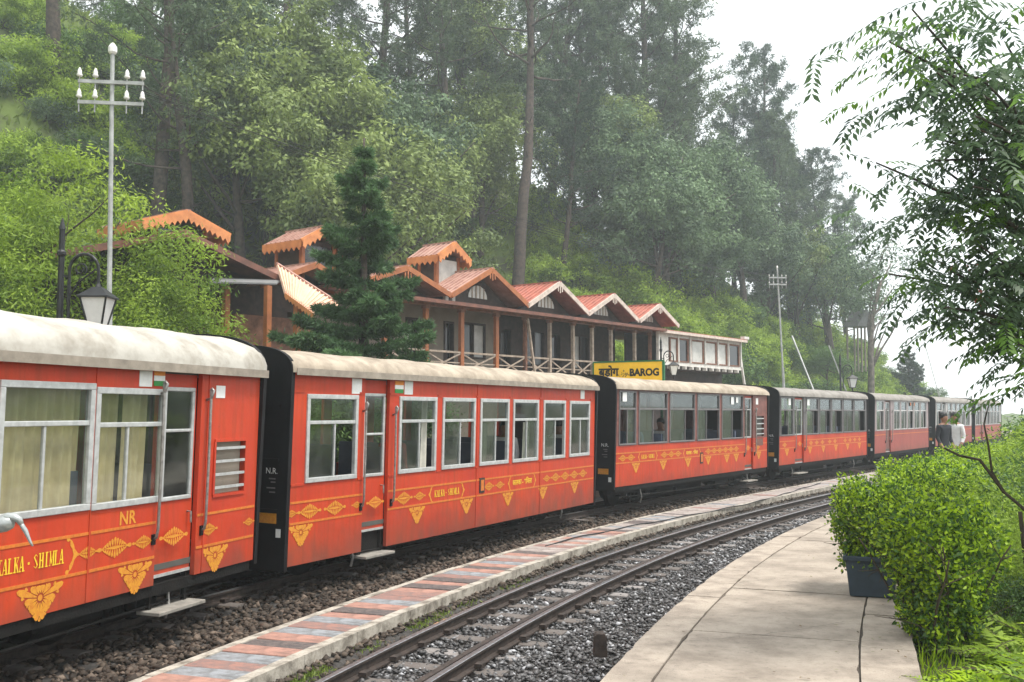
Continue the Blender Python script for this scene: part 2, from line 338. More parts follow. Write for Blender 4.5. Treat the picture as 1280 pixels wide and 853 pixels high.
def obj(name, me, parent=None, loc=None, bevel=0):
    o = bpy.data.objects.new(name, me); col.objects.link(o)
    if parent is not None: o.parent = parent
    if loc is not None: o.location = loc
    if bevel:
        b = o.modifiers.new('bevel', 'BEVEL'); b.width = bevel; b.segments = 2; b.limit_method = 'ANGLE'
    return o
def thing(name, label, cat, loc=(0, 0, 0), rot=(0, 0, 0), group=None):
    o = bpy.data.objects.new(name, None); o.empty_display_size = .2; col.objects.link(o); o.location = loc; o.rotation_euler = rot
    return tag(o, label, cat, group)
def tag(o, label, cat, group=None):
    o['label'] = label; o['category'] = cat
    if group: o['group'] = group
    return o
def structure(o): o['kind'] = 'structure'; return o
def stuff(o, label, cat):
    o['kind'] = 'stuff'
    if label: o['label'] = label; o['category'] = cat
    return o
def raw_mesh(name, V, Fq, mats, tint=None, smooth=False):
    """numpy verts (N,3) and faces (M,k) -> mesh"""
    me = bpy.data.meshes.new(name); V = np.asarray(V, np.float32); Fq = np.asarray(Fq, np.int32)
    me.vertices.add(len(V)); me.vertices.foreach_set('co', V.ravel())
    k = Fq.shape[1]; me.loops.add(Fq.size); me.loops.foreach_set('vertex_index', Fq.ravel())
    me.polygons.add(len(Fq)); me.polygons.foreach_set('loop_start', np.arange(0, Fq.size, k, dtype=np.int32))
    me.polygons.foreach_set('loop_total', np.full(len(Fq), k, np.int32))
    if tint is not None:
        a = me.attributes.new('tint', 'FLOAT', 'POINT'); a.data.foreach_set('value', np.asarray(tint, np.float32))
    for m_ in (mats if isinstance(mats, (list, tuple)) else [mats]): me.materials.append(m_)
    me.update(calc_edges=True)
    if smooth: me.polygons.foreach_set('use_smooth', [True] * len(me.polygons))
    return me
def text_mesh(txt, size, name, material, extrude=.003, bold=0.0, width=1.0):
    c = bpy.data.curves.new(name, 'FONT'); c.body = txt; c.size = size; c.extrude = extrude; c.offset = bold; c.align_x = 'CENTER'; c.align_y = 'CENTER'; c.resolution_u = 3
    o = bpy.data.objects.new(name, c); col.objects.link(o)
    dg = bpy.context.evaluated_depsgraph_get(); me = bpy.data.meshes.new_from_object(o.evaluated_get(dg))
    bpy.data.objects.remove(o); bpy.data.curves.remove(c)
    me.transform(Matrix.Diagonal((width, 1, 1, 1)))
    me.materials.clear(); me.materials.append(material); me.name = name
    return me

# ------------------------------------------------------------------ the line of the railway, in plan
_K = ([-60, 0, 14, 26, 32, 42, 300], [1 / 58, 1 / 58, 1 / 58, .004, .001, -.0005, -.0005])
def _path():
    h0 = math.asin((3 + 9.02) / 58.004); x0 = 51.244 - 58.004 * math.cos(h0); rows = []
    ds = .05
    for sign in (-1, 1):
        x, y, h = x0, 3.0, h0; part_ = []
        for i in range(int((45 if sign < 0 else 280) / ds)):
            s = sign * i * ds; part_.append((s, x, y, h))
            hm = h + sign * np.interp(s, *_K) * ds / 2
            x += sign * math.sin(hm) * ds; y += sign * math.cos(hm) * ds; h += sign * np.interp(s, *_K) * ds
        rows = (part_[::-1][:-1] if sign < 0 else rows + part_)
    return np.array(rows)
PATH = _path()
def pos(s, d=0.0, z=0.0):
    """point at distance s along the train's near face, d metres to its right"""
    x, y, h = (np.interp(s, PATH[:, 0], PATH[:, i]) for i in (1, 2, 3))
    return (float(x + d * math.cos(h)), float(y - d * math.sin(h)), z)
def heading(s): return float(np.interp(s, PATH[:, 0], PATH[:, 3]))
def rotz(s): return math.pi / 2 - heading(s)
def sd_of(x, y):
    """inverse of pos"""
    dx, dy = x - PATH[:, 1], y - PATH[:, 2]; i = int(np.argmin(dx * dx + dy * dy)); h = PATH[i, 3]
    return PATH[i, 0], dx[i] * math.cos(h) - dy[i] * math.sin(h)
def at(px, py, Y):
    """world point seen at pixel (px,py) of the photograph at distance Y ahead"""
    c, s_ = math.cos(PITCH), math.sin(PITCH); d = ((px - 640) / F, 1, -(py - 426.5) / F)
    dy, dz = c * d[1] - s_ * d[2], s_ * d[1] + c * d[2]
    return Vector((d[0] / dy * Y, Y, EYE + dz / dy * Y))

# ------------------------------------------------------------------ terrain
def hill_z(s, d):
    """height of the hillside, d metres LEFT of the train face"""
    toe = np.interp(s, [-40, 0, 14, 52, 60, 300], [13, 14, 16.2, 16.2, 9.5, 9.0])
    crest = np.interp(s, [-40, 0, 30, 45, 60, 75, 90, 110, 130, 160, 300], [32, 32, 30, 25.5, 20.5, 16.5, 13, 8, 3.5, .8, .5])
    wd = crest * 1.15 + 2
    t = np.clip((d - toe) / wd, 0, 1)
    z = crest * (t * .55 + .45 * (3 * t * t - 2 * t ** 3))
    z += np.clip(d - toe - wd, 0, 999) * -.05
    n = np.sin(s * .31 + d * .17) * .5 + np.sin(s * .73 - d * .41 + 2) * .3 + np.sin(s * 1.9 + d * 1.3) * .12
    bank = np.clip((d - toe) / 2.5, 0, 1)
    return np.maximum(.3 + z + n * bank * .9 + bank * .5, .3)
def ground_z(x, y):
    s, d = sd_of(x, y); return float(hill_z(s, -d)) if d < -3 else .2

big = MB(); big.quad((-245, -115, -.3), (245, -115, -.3), (245, 285, -.3), (-245, 285, -.3))
structure(big.build('ground', M['ground']))
ss = np.concatenate([np.arange(-38, 20, 2.0), np.arange(20, 130, 1.5), np.arange(130, 240, 6)])
dd = np.concatenate([[3.2, 6, 8], np.arange(9, 50, 1.2), np.arange(50, 130, 6)])
V = []
for s in ss:
    p = pos(s); h = heading(s)
    for d in dd: V.append((p[0] - d * math.cos(h), p[1] + d * math.sin(h), float(hill_z(s, d)) - (.0 if d > 3.5 else .55)))
nd = len(dd); Fq = [(i * nd + j, (i + 1) * nd + j, (i + 1) * nd + j + 1, i * nd + j + 1) for i in range(len(ss) - 1) for j in range(nd - 1)]
structure(obj('hillside', raw_mesh('hillside', V, Fq, M['hill'], smooth=True)))

def ribbon(mb, s0, s1, step, d0, d1, z0, z1=None, mi=0, dz=0.0):
    """closed strip following the line between offsets d0 and d1, thickness dz"""
    z1 = z0 if z1 is None else z1; n = max(1, int(round((s1 - s0) / step)))
    for i in range(n):
        a, b = s0 + (s1 - s0) * i / n, s0 + (s1 - s0) * (i + 1) / n
        A, B, C, D = pos(a, d0, z0), pos(b, d0, z0), pos(b, d1, z1), pos(a, d1, z1)
        mb.quad(A, D, C, B, mi)
        if dz:
            lo = lambda p: (p[0], p[1], p[2] - dz)
            mb.quad(A, B, lo(B), lo(A), mi); mb.quad(D, lo(D), lo(C), C, mi)
            if i == 0: mb.quad(A, lo(A), lo(D), D, mi)
            if i == n - 1: mb.quad(B, C, lo(C), lo(B), mi)
    return mb
# ballast bed
structure(ribbon(MB(), -20, 140, 1.0, -3.3, 5.2, -.17, dz=.1).build('ballast_bed', M['ballast_base']))
# garden earth right of the platform
gv, gq = [], []
gs = np.arange(-30, 120, 2.0); gd = [6.75, 7.6, 9, 11, 14, 18, 24, 32, 42]
for s in gs:
    for d in gd:
        x, y, _ = pos(s, d); gv.append((x, y, .16 + .05 * math.sin(x * 1.7) * math.sin(y * 1.3) + min(.9, max(0, d - 8) * .045)))
gq = [(i * len(gd) + j, i * len(gd) + j + 1, (i + 1) * len(gd) + j + 1, (i + 1) * len(gd) + j) for i in range(len(gs) - 1) for j in range(len(gd) - 1)]
structure(obj('garden', raw_mesh('garden', gv, gq, M['soil'], smooth=True)))
def garden_z(x, y):
    s, d = sd_of(x, y); return .16 + min(.9, max(0, d - 8) * .045)

# far-side platform in front of the station building
structure(ribbon(MB(), -20, 110, 1.0, -9.2, -3.0, .34, dz=.6).build('far_platform', M['concrete']))

# ------------------------------------------------------------------ tracks
def rail_mesh(d, s0, s1, step=.8):
    prof = [(-.05, -.125), (.05, -.125), (.05, -.11), (.012, -.095), (.012, -.035), (.03, -.025), (.03, -.004), (.024, 0), (-.024, 0), (-.03, -.004), (-.03, -.025), (-.012, -.035), (-.012, -.095), (-.05, -.11)]
    mb = MB(); n = int((s1 - s0) / step); k = len(prof)
    for i in range(n + 1):
        s = s0 + (s1 - s0) * i / n
        for a, z in prof: mb.v.append(pos(s, d + a, z))
    for i in range(n):
        for j in range(k):
            a = i * k + j; b = i * k + (j + 1) % k
            mb.f.append((a, b, b + k, a + k)); mb.m.append(1 if j in (6, 7, 8) else 0)
    mb.f.append(tuple(range(k))); mb.m.append(0); mb.f.append(tuple(range(n * k, n * k + k))); mb.m.append(0)
    return mb
sl_mb = MB(); sl_mb.prism([(-.11, -.26), (.11, -.26), (.095, -.12), (.06, -.108), (-.06, -.108), (-.095, -.12)], 'y', -.72, .72)
sl_mb.box(-.05, .05, -.47, -.33, -.108, -.095); sl_mb.box(-.05, .05, .33, .47, -.108, -.095)
sleeper_me = sl_mb.mesh('sleeper', M['sleeper']); sleeper_me2 = sl_mb.mesh('sleeper_pale', M['sleeper_pale'])
chair_me = MB().box(-.05, .05, -.035, .035, -.108, -.07).mesh('rail_clip', M['rail_side'])
def track(label, dc, s0, s1, pale, check):
    t = thing('railway_track', label, 'track', pos(s0, dc, -.26))
    inv = Vector(t.location)
    for sgn in (-1, 1):
        mb = rail_mesh(dc + sgn * .405, s0, s1); mb.v = [tuple(Vector(v) - inv) for v in mb.v]
        mb.build('rail', [M['rail_side'], M['rail_top']], t)
    if check:
        mb = rail_mesh(dc + .405 - .095, s0, s1); mb.v = [tuple(Vector(v) - inv - Vector((0, 0, .012))) for v in mb.v]
        mb.build('check_rail', [M['rail_side'], M['rail_side']], t)
    n = 0; s = s0 + .3
    while s < min(s1, s0 + 46):
        o = obj('sleeper', sleeper_me2 if (pale and random.random() < .35) else sleeper_me, t)
        o.location = Vector(pos(s, dc, random.uniform(-.03, -.008))) - inv; o.rotation_euler = (0, 0, rotz(s) + random.uniform(-.02, .02))
        if s < 18:
            for sg in (-1, 1):
                for q in (-1, 1):
                    c_ = obj('rail_clip', chair_me, t); c_.location = Vector(pos(s, dc + sg * .405 + q * .075, 0)) - inv; c_.rotation_euler = (0, 0, rotz(s))
        s += .62
    return t
track('empty narrow gauge track between the painted walkway and the low platform', 2.91, 1.0, 110, True, True)
track('narrow gauge track underneath the red train', -1.05, -12, 110, False, False)

# loose stones
def stones(name, n, s_rng, d_rng, zfun, size, material, tint_rng, seed, power=1.5, avoid=()):
    rg = np.random.default_rng(seed)
    base = np.array([(1, 0, 0), (-1, 0, 0), (0, 1, 0), (0, -1, 0), (0, 0, 1), (0, 0, -1)], float)
    tri = np.array([(0, 2, 4), (2, 1, 4), (1, 3, 4), (3, 0, 4), (2, 0, 5), (1, 2, 5), (3, 1, 5), (0, 3, 5)])
    s = s_rng[0] + (s_rng[1] - s_rng[0]) * rg.random(n) ** power; d = rg.uniform(*d_rng, n)
    for a, b in avoid:
        keep = (d < a) | (d > b); s, d = s[keep], d[keep]
    n = len(s)
    x = np.interp(s, PATH[:, 0], PATH[:, 1]); y = np.interp(s, PATH[:, 0], PATH[:, 2]); h = np.interp(s, PATH[:, 0], PATH[:, 3])
    C = np.stack([x + d * np.cos(h), y - d * np.sin(h), zfun(s, d) + rg.uniform(-.02, .02, n)], 1)
    sc = size * rg.uniform(.5, 1.5, (n, 1)) * np.stack([rg.uniform(.8, 1.5, n), rg.uniform(.6, 1.1, n), rg.uniform(.35, .8, n)], 1)
    P = base[None] * sc[:, None] * rg.uniform(.6, 1.25, (n, 6, 1)) + rg.uniform(-.2, .2, (n, 6, 3)) * sc[:, None]
    a, b, g = rg.uniform(0, 6.28, n), rg.uniform(-.5, .5, n), rg.uniform(-.5, .5, n)
    ca, sa = np.cos(a)[:, None], np.sin(a)[:, None]
    X, Y_, Z = P[..., 0], P[..., 1], P[..., 2]
    Z2 = Z * np.cos(b)[:, None] - X * np.sin(b)[:, None]; X2 = X * np.cos(b)[:, None] + Z * np.sin(b)[:, None]
    P = np.stack([X2 * ca - Y_ * sa, X2 * sa + Y_ * ca, Z2], 2) + C[:, None]
    T = np.repeat(rg.beta(1.4, 2.0, n) * (tint_rng[1] - tint_rng[0]) + tint_rng[0], 6)
    Fq = (tri[None] + (np.arange(n) * 6)[:, None, None]).reshape(-1, 3)
    return obj(name, raw_mesh(name, P.reshape(-1, 3), Fq, material, T))
bed = lambda s, d: np.full_like(s, -.15)
stuff(stones('ballast_stones', 54000, (2.5, 42), (2.15, 5.0), bed, .027, M['stone'], (.0, 1.02), 3, 1.8), 'dark and pale grey broken ballast with painted glints around the empty track', 'ballast')
heap = lambda s, d: -.16 + .16 * np.clip((d - .2) / .9, 0, 1)
stuff(stones('brown_ballast_stones', 26000, (2.5, 45), (-2.2, 1.42), heap, .042, M['stone_brown'], (0, 1), 4, 1.6), 'brown stony ballast between the train and the painted walkway', 'ballast')
hm = MB(); 
for d0, d1, z0, z1 in ((.15, 1.1, -.17, -.04), (1.1, 1.40, -.04, .0)): ribbon(hm, -5, 60, 1.0, d0, d1, z0, z1)
for d0, d1, z0, z1 in ((2.10, 2.32, .02, -.02), (2.32, 2.46, -.02, -.12)): ribbon(hm, .5, 60, 1.0, d0, d1, z0, z1)
structure(hm.build('ballast_shoulder', M['ballast_base']))
stuff(stones('kerbside_stones', 5000, (2.5, 30), (2.2, 2.48), lambda s, d: np.where(d < 2.32, .0, -.06), .032, M['stone_brown'], (0, 1), 14, 1.6), 'brown gravel between the walkway kerb and the empty track', 'gravel')

# ------------------------------------------------------------------ painted walkway between the tracks
SL, SR, SZ = 1.37, 2.19, .10
wk = MB(); ribbon(wk, .5, 60, .8, SL + .02, SR - .02, SZ - .03, dz=.25)
walk = structure(wk.build('walkway', M['pv_dark']))
kerb_w = .08
s = .5
kl_cache = {}
while s < 36:
    L_ = random.uniform(.85, 1.15); 
    for d0, d1 in ((SL - .01, SL + kerb_w), (SR - kerb_w - .02, SR + .01)):
        o = ribbon(MB(), s, s + L_ - .006, .6, d0, d1, SZ + random.uniform(.004, .014), dz=.2).build('kerb_stone', M['strip_white'], walk)
    s += L_
ribbon(MB(), 36, 60, 1, SL - .01, SL + kerb_w, SZ + .01, dz=.2).build('kerb_stone', M['strip_white'], walk)
ribbon(MB(), 36, 60, 1, SR - kerb_w, SR + .01, SZ + .01, dz=.2).build('kerb_stone', M['strip_white'], walk)
pw = .268
pv_me = []
for m_ in ('pv_salmon', 'pv_blue', 'pv_pink', 'pv_dark', 'pv_far'):
    mb = MB(); hw = (SR - SL) / 2 - kerb_w - .006
    mb.prism([(-pw / 2 + .008, -.05), (pw / 2 - .008, -.05), (pw / 2 - .008, .0), (pw / 2 - .014, .006), (-pw / 2 + .014, .006), (-pw / 2 + .008, .0)], 'y', -hw, hw)
    pv_me.append(mb.mesh('paver', M[m_]))
s = .7; i = 0
while s < 34:
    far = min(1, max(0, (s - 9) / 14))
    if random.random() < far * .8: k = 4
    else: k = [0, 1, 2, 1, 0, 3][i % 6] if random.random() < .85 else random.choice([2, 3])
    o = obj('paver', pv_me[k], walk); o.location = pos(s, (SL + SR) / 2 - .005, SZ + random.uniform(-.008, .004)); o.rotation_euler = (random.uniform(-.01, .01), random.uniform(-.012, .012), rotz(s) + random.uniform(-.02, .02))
    s += pw; i += 1
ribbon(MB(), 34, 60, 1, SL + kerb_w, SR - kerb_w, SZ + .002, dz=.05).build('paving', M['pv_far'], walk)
# service pipes beside the walkway
def along(name, label, cat, s0, s1, dfun, z, r, m_, n=40):
    pts = []
    for i in range(n + 1):
        s_ = s0 + (s1 - s0) * i / n; pts.append(pos(s_, dfun(s_), z + .01 * math.sin(s_ * 3)))
    tag(MB().tube(pts, r, 6).build(name, m_, smooth=True), label, cat)
along('water_pipe', 'pale blue pipe lying along the walkway kerb', 'pipe', 10.5, 20, lambda s_: SR + .10 + .03 * math.sin(s_ * .9), -.07, .018, M['pipe_blue'])
along('conduit', 'orange plastic conduit lying along the walkway kerb', 'conduit', 8.8, 13.5, lambda s_: SR + .16 + .05 * math.sin(s_ * .8 + 1), -.06, .014, M['pipe_orange'])
along('power_cable', 'black cable snaking over the far end of the walkway', 'cable', 14, 30, lambda s_: SR - .25 + .3 * math.sin(s_ * .35), SZ + .02, .012, M['wire'], 60)

# ------------------------------------------------------------------ near platform with slabs
PL, PR, PZ = 4.90, 6.93, .34
pf = MB(); ribbon(pf, -12, 60, .8, PL + .03, PR - .02, PZ - .02, dz=.55)
plat = structure(pf.build('platform', M['joint']))
def slab(s0, s1, d0, d1, m_, dz, tilt=0):
    """one cast slab with slightly broken edges"""
    g = .007; n = max(3, int((s1 - s0) / .16)); mb = MB(); jt = lambda a: random.choice((0, 0, .3, 1)) * a * random.random()
    a0, a1 = s0 + g, s1 - g; e0 = [d0 + g + jt(.016) for _ in range(n + 1)]; e1 = [d1 - g - jt(.016) for _ in range(n + 1)]
    for k in range(n + 1):
        q = a0 + (a1 - a0) * k / n + (jt(.012) if k == 0 else -jt(.012) if k == n else 0)
        for d_, z_ in ((e0[k], PZ + dz), (e1[k], PZ + dz + tilt)):
            x, y, _ = pos(q, d_); mb.v += [(x, y, z_), (x, y, z_ - .12)]
    for k in range(n):
        b = k * 4; c = b + 4
        for f in ((b, b + 2, c + 2, c), (b, c, c + 1, b + 1), (b + 2, b + 3, c + 3, c + 2)): mb.f.append(f); mb.m.append(0)
    for b in (0, n * 4): mb.f.append((b, b + 1, b + 3, b + 2)); mb.m.append(0)
    mb.build('slab', m_, plat)
def crack(pts, w_):
    """dirt-filled crack drawn as a thin sliver on the slab"""
    P_ = []
    for (sa, da), (sb, db) in zip(pts, pts[1:]):
        for t in np.arange(0, 1, .12): P_.append((sa + (sb - sa) * t + random.uniform(-.02, .02), da + (db - da) * t + random.uniform(-.02, .02)))
    mb = MB()
    for (a, b) in zip(P_, P_[1:]):
        wa = w_ * random.uniform(.3, 1); A, B = Vector(pos(*a, PZ + .0085)), Vector(pos(*b, PZ + .0085)); sd_ = (B - A).cross(Vector((0, 0, 1))).normalized() * wa
        mb.quad(tuple(A - sd_), tuple(A + sd_), tuple(B + sd_), tuple(B - sd_))
    mb.build('crack', M['joint'], plat)
for pts in ([(3.2, 5.9), (4.6, 5.6), (5.1, 5.25)], [(7.0, 5.3), (7.6, 5.9), (8.4, 6.5)], [(10.2, 5.25), (10.9, 5.8), (11.0, 6.5)], [(4.2, 6.35), (5.4, 6.3), (5.9, 6.52)], [(13.4, 5.3), (14.3, 6.4)]): crack(pts, .0035)
s = -6.0
while s < 44:
    slab(s, s + 1.9, PL, PL + .33, M['concrete_edge'], random.uniform(-.002, .004)); s += 1.9
s = -6.6
while s < 44:
    slab(s, s + 2.35, PL + .33, PR - .40, M['concrete'], random.uniform(-.003, .004)); s += 2.35
s = -6.2
while s < 44:
    slab(s, s + 1.5, PR - .40, PR, M['concrete_edge'], random.uniform(-.002, .003), random.uniform(-.006, .0)); s += 1.5
rgl = np.random.default_rng(8); nl = 230; sl_ = 1.5 + rgl.random(nl) ** 1.4 * 18; dl_ = np.where(rgl.random(nl) < .6, PR - np.abs(rgl.normal(0, .3, nl)), rgl.uniform(PL + .05, PR - .05, nl)); dl_ = np.clip(dl_, PL + .05, PR - .03)
hl_ = np.interp(sl_, PATH[:, 0], PATH[:, 3]); Pl = np.stack([np.interp(sl_, PATH[:, 0], PATH[:, 1]) + dl_ * np.cos(hl_), np.interp(sl_, PATH[:, 0], PATH[:, 2]) - dl_ * np.sin(hl_), np.full(nl, PZ + .011)], 1)
dl = rgl.uniform(0, 6.28, nl); Dl = np.stack([np.cos(dl), np.sin(dl), rgl.uniform(0, .25, nl)], 1); Sl = np.stack([-np.sin(dl), np.cos(dl), rgl.uniform(-.2, .2, nl)], 1); ll = rgl.uniform(.015, .045, nl)[:, None]
Vl = np.stack([Pl, Pl + Dl * ll * .5 + Sl * ll * .22, Pl + Dl * ll, Pl + Dl * ll * .5 - Sl * ll * .22], 1).reshape(-1, 3)
stuff(obj('fallen_leaves', raw_mesh('fallen_leaves', Vl, np.arange(nl * 4).reshape(-1, 4), tint_mat('dry_leaf', [(0, (.06, .04, .02)), (.6, (.16, .10, .04)), (1, (.14, .17, .04))]), np.repeat(rgl.random(nl), 4))), 'small dry leaves scattered over the platform', 'leaf litter')
# small iron block and pale bar beside the track / hedge
tag(MB().prism([(-.06, -.15), (.06, -.15), (.05, .03), (.03, .05), (-.03, .05), (-.05, .03)], 'y', -.06, .06).build('marker_block', M['rail_side'], loc=at(750, 798, 8.9), bevel=.008), 'small dark iron block on the ballast beside the platform', 'marker')
bpos = Vector(pos(8.2, 7.0, .24))
tag(MB().bar((0, 0, 0), (.24, -.30, -.03), .04, .03).build('loose_bar', M['white_frame'], loc=bpos), 'short pale metal bar lying under the clipped hedge', 'bar')

# ------------------------------------------------------------------ the train
HW = 1.05
def wall_cells(mb, u0, u1, z0, z1, holes, y0, y1, mif):
    us = sorted({u0, u1, *[h[0] for h in holes], *[h[1] for h in holes]}); zs = sorted({z0, z1, *[h[2] for h in holes], *[h[3] for h in holes], *mif[1]})
    us = [u for u in us if u0 - 1e-6 <= u <= u1 + 1e-6]; zs = [z for z in zs if z0 - 1e-6 <= z <= z1 + 1e-6]
    for a, b in zip(zs, zs[1:]):
        run = None; zc = (a + b) / 2
        for c, d in zip(us, us[1:]):
            uc = (c + d) / 2; hit = any(h[0] < uc < h[1] and h[2] < zc < h[3] for h in holes)
            if hit:
                if run is not None: mb.box(run, c, y0, y1, a, b, mif[0](zc)); run = None
            elif run is None: run = c
        if run is not None: mb.box(run, us[-1], y0, y1, a, b, mif[0](zc))

def arch(hw, ze, rise, n=18, p=.62):
    out = []
    for i in range(n + 1):
        t = math.pi * i / n; c, s_ = math.cos(t), math.sin(t)
        out.append((hw * math.copysign(abs(c) ** p, c), ze + rise * abs(s_) ** .78))
    return out

# flat painted motifs (drawn in x-z, facing -y)
def petal(mb, cx, cz, ang, r0, r1, wd):
    d = (math.sin(ang), math.cos(ang)); e = (d[1], -d[0]); pts = []
    for t, k in ((0, .12), (.35, .6), (.7, 1), (.92, .7), (1, 0), (.92, -.7), (.7, -1), (.35, -.6), (0, -.12)):
        r = r0 + (r1 - r0) * t; pts.append((cx + d[0] * r + e[0] * wd * k, -.00025 * (len(mb.f) % 12), cz + d[1] * r + e[1] * wd * k))
    mb.poly(pts)
def fan_me():
    mb = MB()
    def edge(ang):                                   # distance from the hub to the outline of the downward triangle
        dx, dz = math.sin(ang), math.cos(ang); best = .3
        for (ax, az), (bx, bz) in (((-.25, .09), (.25, .09)), ((.25, .09), (.03, -.17)), ((-.25, .09), (-.03, -.17)), ((-.03, -.17), (.03, -.17))):
            ex, ez = bx - ax, bz - az; den = dx * ez - dz * ex
            if abs(den) < 1e-6: continue
            t = (ax * ez - az * ex) / den; q = (ax * dz - az * dx) / den
            if t > 0 and -1e-6 <= q <= 1 + 1e-6: best = min(best, t)
        return best
    n = 15
    for i in range(n):
        a = 2 * math.pi * i / n; r = edge(a); petal(mb, 0, -.10, a, .035, r * .97, min(.027, .008 + r * .11))
    for i in range(n):
        a = 2 * math.pi * (i + .5) / n; r = edge(a); petal(mb, math.sin(a) * r * .80, -.10 + math.cos(a) * r * .80, a, 0, r * .19, .013)
    mb.poly([(.024 * math.cos(2 * math.pi * i / 10), 0, -.10 + .024 * math.sin(2 * math.pi * i / 10)) for i in range(10)])
    return mb.mesh('fan_motif', M['yellow'])
def lozenge_me():
    mb = MB(); out = lambda x: .085 * (1 - abs(x) / .2) ** .8 + .006
    for i, x in enumerate(np.linspace(-.17, .17, 11)):
        for q in (1, -1): petal(mb, x * .82, 0, R(90 - q * 90 + q * x / .17 * 48), .010, out(x) * 1.05, .016)
    mb.poly([(-.17, 0, 0), (0, 0, -.016), (.17, 0, 0), (0, 0, .016)])
    for sg in (1, -1): petal(mb, sg * .15, 0, R(90 * sg), .0, .085, .02)
    return mb.mesh('leaf_motif', M['yellow'])
def bracket_me():
    mb = MB(); pts = [(-.05, .14), (-.012, .12), (0, .085), (.02, .05), (.055, 0), (.02, -.05), (0, -.085), (-.012, -.12), (-.05, -.14)]
    wv = [.016, .012, .026, .016, .034, .016, .026, .012, .016]
    for (a, b), (wa, wb) in zip(zip(pts, pts[1:]), zip(wv, wv[1:])):
        mb.poly([(a[0] - wa, 0, a[1]), (a[0] + wa * .8, 0, a[1]), (b[0] + wb * .8, 0, b[1]), (b[0] - wb, 0, b[1])])
    for q in (1, -1):
        mb.poly([(-.05 + .022 * math.cos(t * .7), 0, q * (.14) + .022 * math.sin(t * .7)) for t in range(9)])
    return mb.mesh('bracket_motif', M['yellow'])
FAN, LOZ, BRK = fan_me(), lozenge_me(), bracket_me()

# bold serif capitals: thick stems, thin joins, slab feet
def serif_word(word, h, w_, gap, material):
    T, t, f = .30, .12, .08                                       # stem, thin, foot height, in unit cell
    G = {'K': ([(0.05, 0, T), ], [((.35, .45), (.92, 1), t), ((.48, .55), (.85, 0), T)], [(-.05, .48, 0), (-.05, .48, 1), (.6, 1.05, 0), (.62, 1.02, 1)]),
         'A': ([], [((.06, 0), (.45, 1), t), ((.48, 1), (.80, 0), T), ((.2, .3), (.75, .3), t)], [(-.08, .28, 0), (.5, 1.05, 0)]),
         'L': ([(0.05, 0, T)], [], [(-.05, .95, 0), (-.05, .5, 1)]),
         'H': ([(0.05, 0, T), (.65, 0, T)], [((.2, .5), (.8, .5), t)], [(-.05, .45, 0), (-.05, .45, 1), (.57, 1.05, 0), (.57, 1.05, 1)]),
         'I': ([(.34, 0, T)], [], [(.2, .8, 0), (.2, .8, 1)]),
         'M': ([(.72, 0, T)], [((.1, 0), (.1, 1), t), ((.16, 1), (.5, .15), T * .8), ((.5, .15), (.84, 1), t)], [(-.05, .26, 0), (-.05, .3, 1), (.64, 1.1, 0), (.64, 1.1, 1)]),
         'S': ([], [((.85, .80), (.5, .95), T * .5), ((.5, .95), (.15, .78), T * .7), ((.15, .78), (.5, .52), T), ((.5, .52), (.82, .25), T), ((.82, .25), (.48, .05), T * .7), ((.48, .05), (.1, .2), T * .5)], []),
         '-': ([], [((.3, .45), (.7, .45), .2)], [])}
    mb = MB(); x = 0
    for ch in word:
        if ch == ' ': x += w_ * .35; continue
        stems, diag, feet = G[ch]
        def q(a, b, c, d): mb.poly([(x + p[0] * w_, 0, p[1] * h) for p in (a, b, c, d)])
        for sx, _, tw in stems: q((sx, 0), (sx + tw, 0), (sx + tw, 1), (sx, 1))
        for (ax, az), (bx, bz), tw in diag:
            if abs(bz - az) > .3 * abs(bx - ax): q((ax - tw / 2, az), (ax + tw / 2, az), (bx + tw / 2, bz), (bx - tw / 2, bz))
            else: q((ax, az - tw * .4), (bx, bz - tw * .4), (bx, bz + tw * .4), (ax, az + tw * .4))
        for fx0, fx1, fz in feet: q((fx0, 0 if fz == 0 else 1 - f), (fx1, 0 if fz == 0 else 1 - f), (fx1, f if fz == 0 else 1), (fx0, f if fz == 0 else 1))
        x += w_ + gap
    for i, v in enumerate(mb.v): mb.v[i] = (v[0] - (x - gap) / 2, -.0006 * (i // 4 % 9), v[2] - h / 2)
    return mb.mesh('lettering', material)
KS = [serif_word(w__, .125, .053, .008, M['letter']) for w__ in ('KALKA', '-', 'SHIMLA')]
KS_SMALL = [serif_word(w__, .10, .052, .008, M['letter']) for w__ in ('KALKA', '-', 'SHIMLA')]
def words(u, z, ms, sc, k=1.0): return [(u + o_ * sc * k, z, m_, sc, False) for o_, m_ in zip((-.289, -.038, .251), ms)]
NR_ME = [text_mesh(c_, .17, 'lettering', M['yellow'], 0, .004) for c_ in 'NR']
HINDI = text_mesh('कालका - शिमला', .14, 'lettering', M['letter'], 0, .003)

wheel_mb = MB(); 
for a in (0,):
    k = 20; prof = [(.10, -.05), (.31, -.045), (.33, -.03), (.33, .03), (.36, .035), (.36, .05), (.10, .05)]
    n0 = len(wheel_mb.v)
    for r, yy in prof:
        for j in range(k): wheel_mb.v.append((r * math.cos(6.2832 * j / k), yy, r * math.sin(6.2832 * j / k)))
    for i in range(len(prof) - 1):
        for j in range(k): wheel_mb.f.append((n0 + i * k + j, n0 + i * k + (j + 1) % k, n0 + (i + 1) * k + (j + 1) % k, n0 + (i + 1) * k + j)); wheel_mb.m.append(0)
    wheel_mb.f += [tuple(range(k)), tuple(range((len(prof) - 1) * k, len(prof) * k))]; wheel_mb.m += [0, 0]
WHEEL = wheel_mb.mesh('wheel', [M['under']], True)

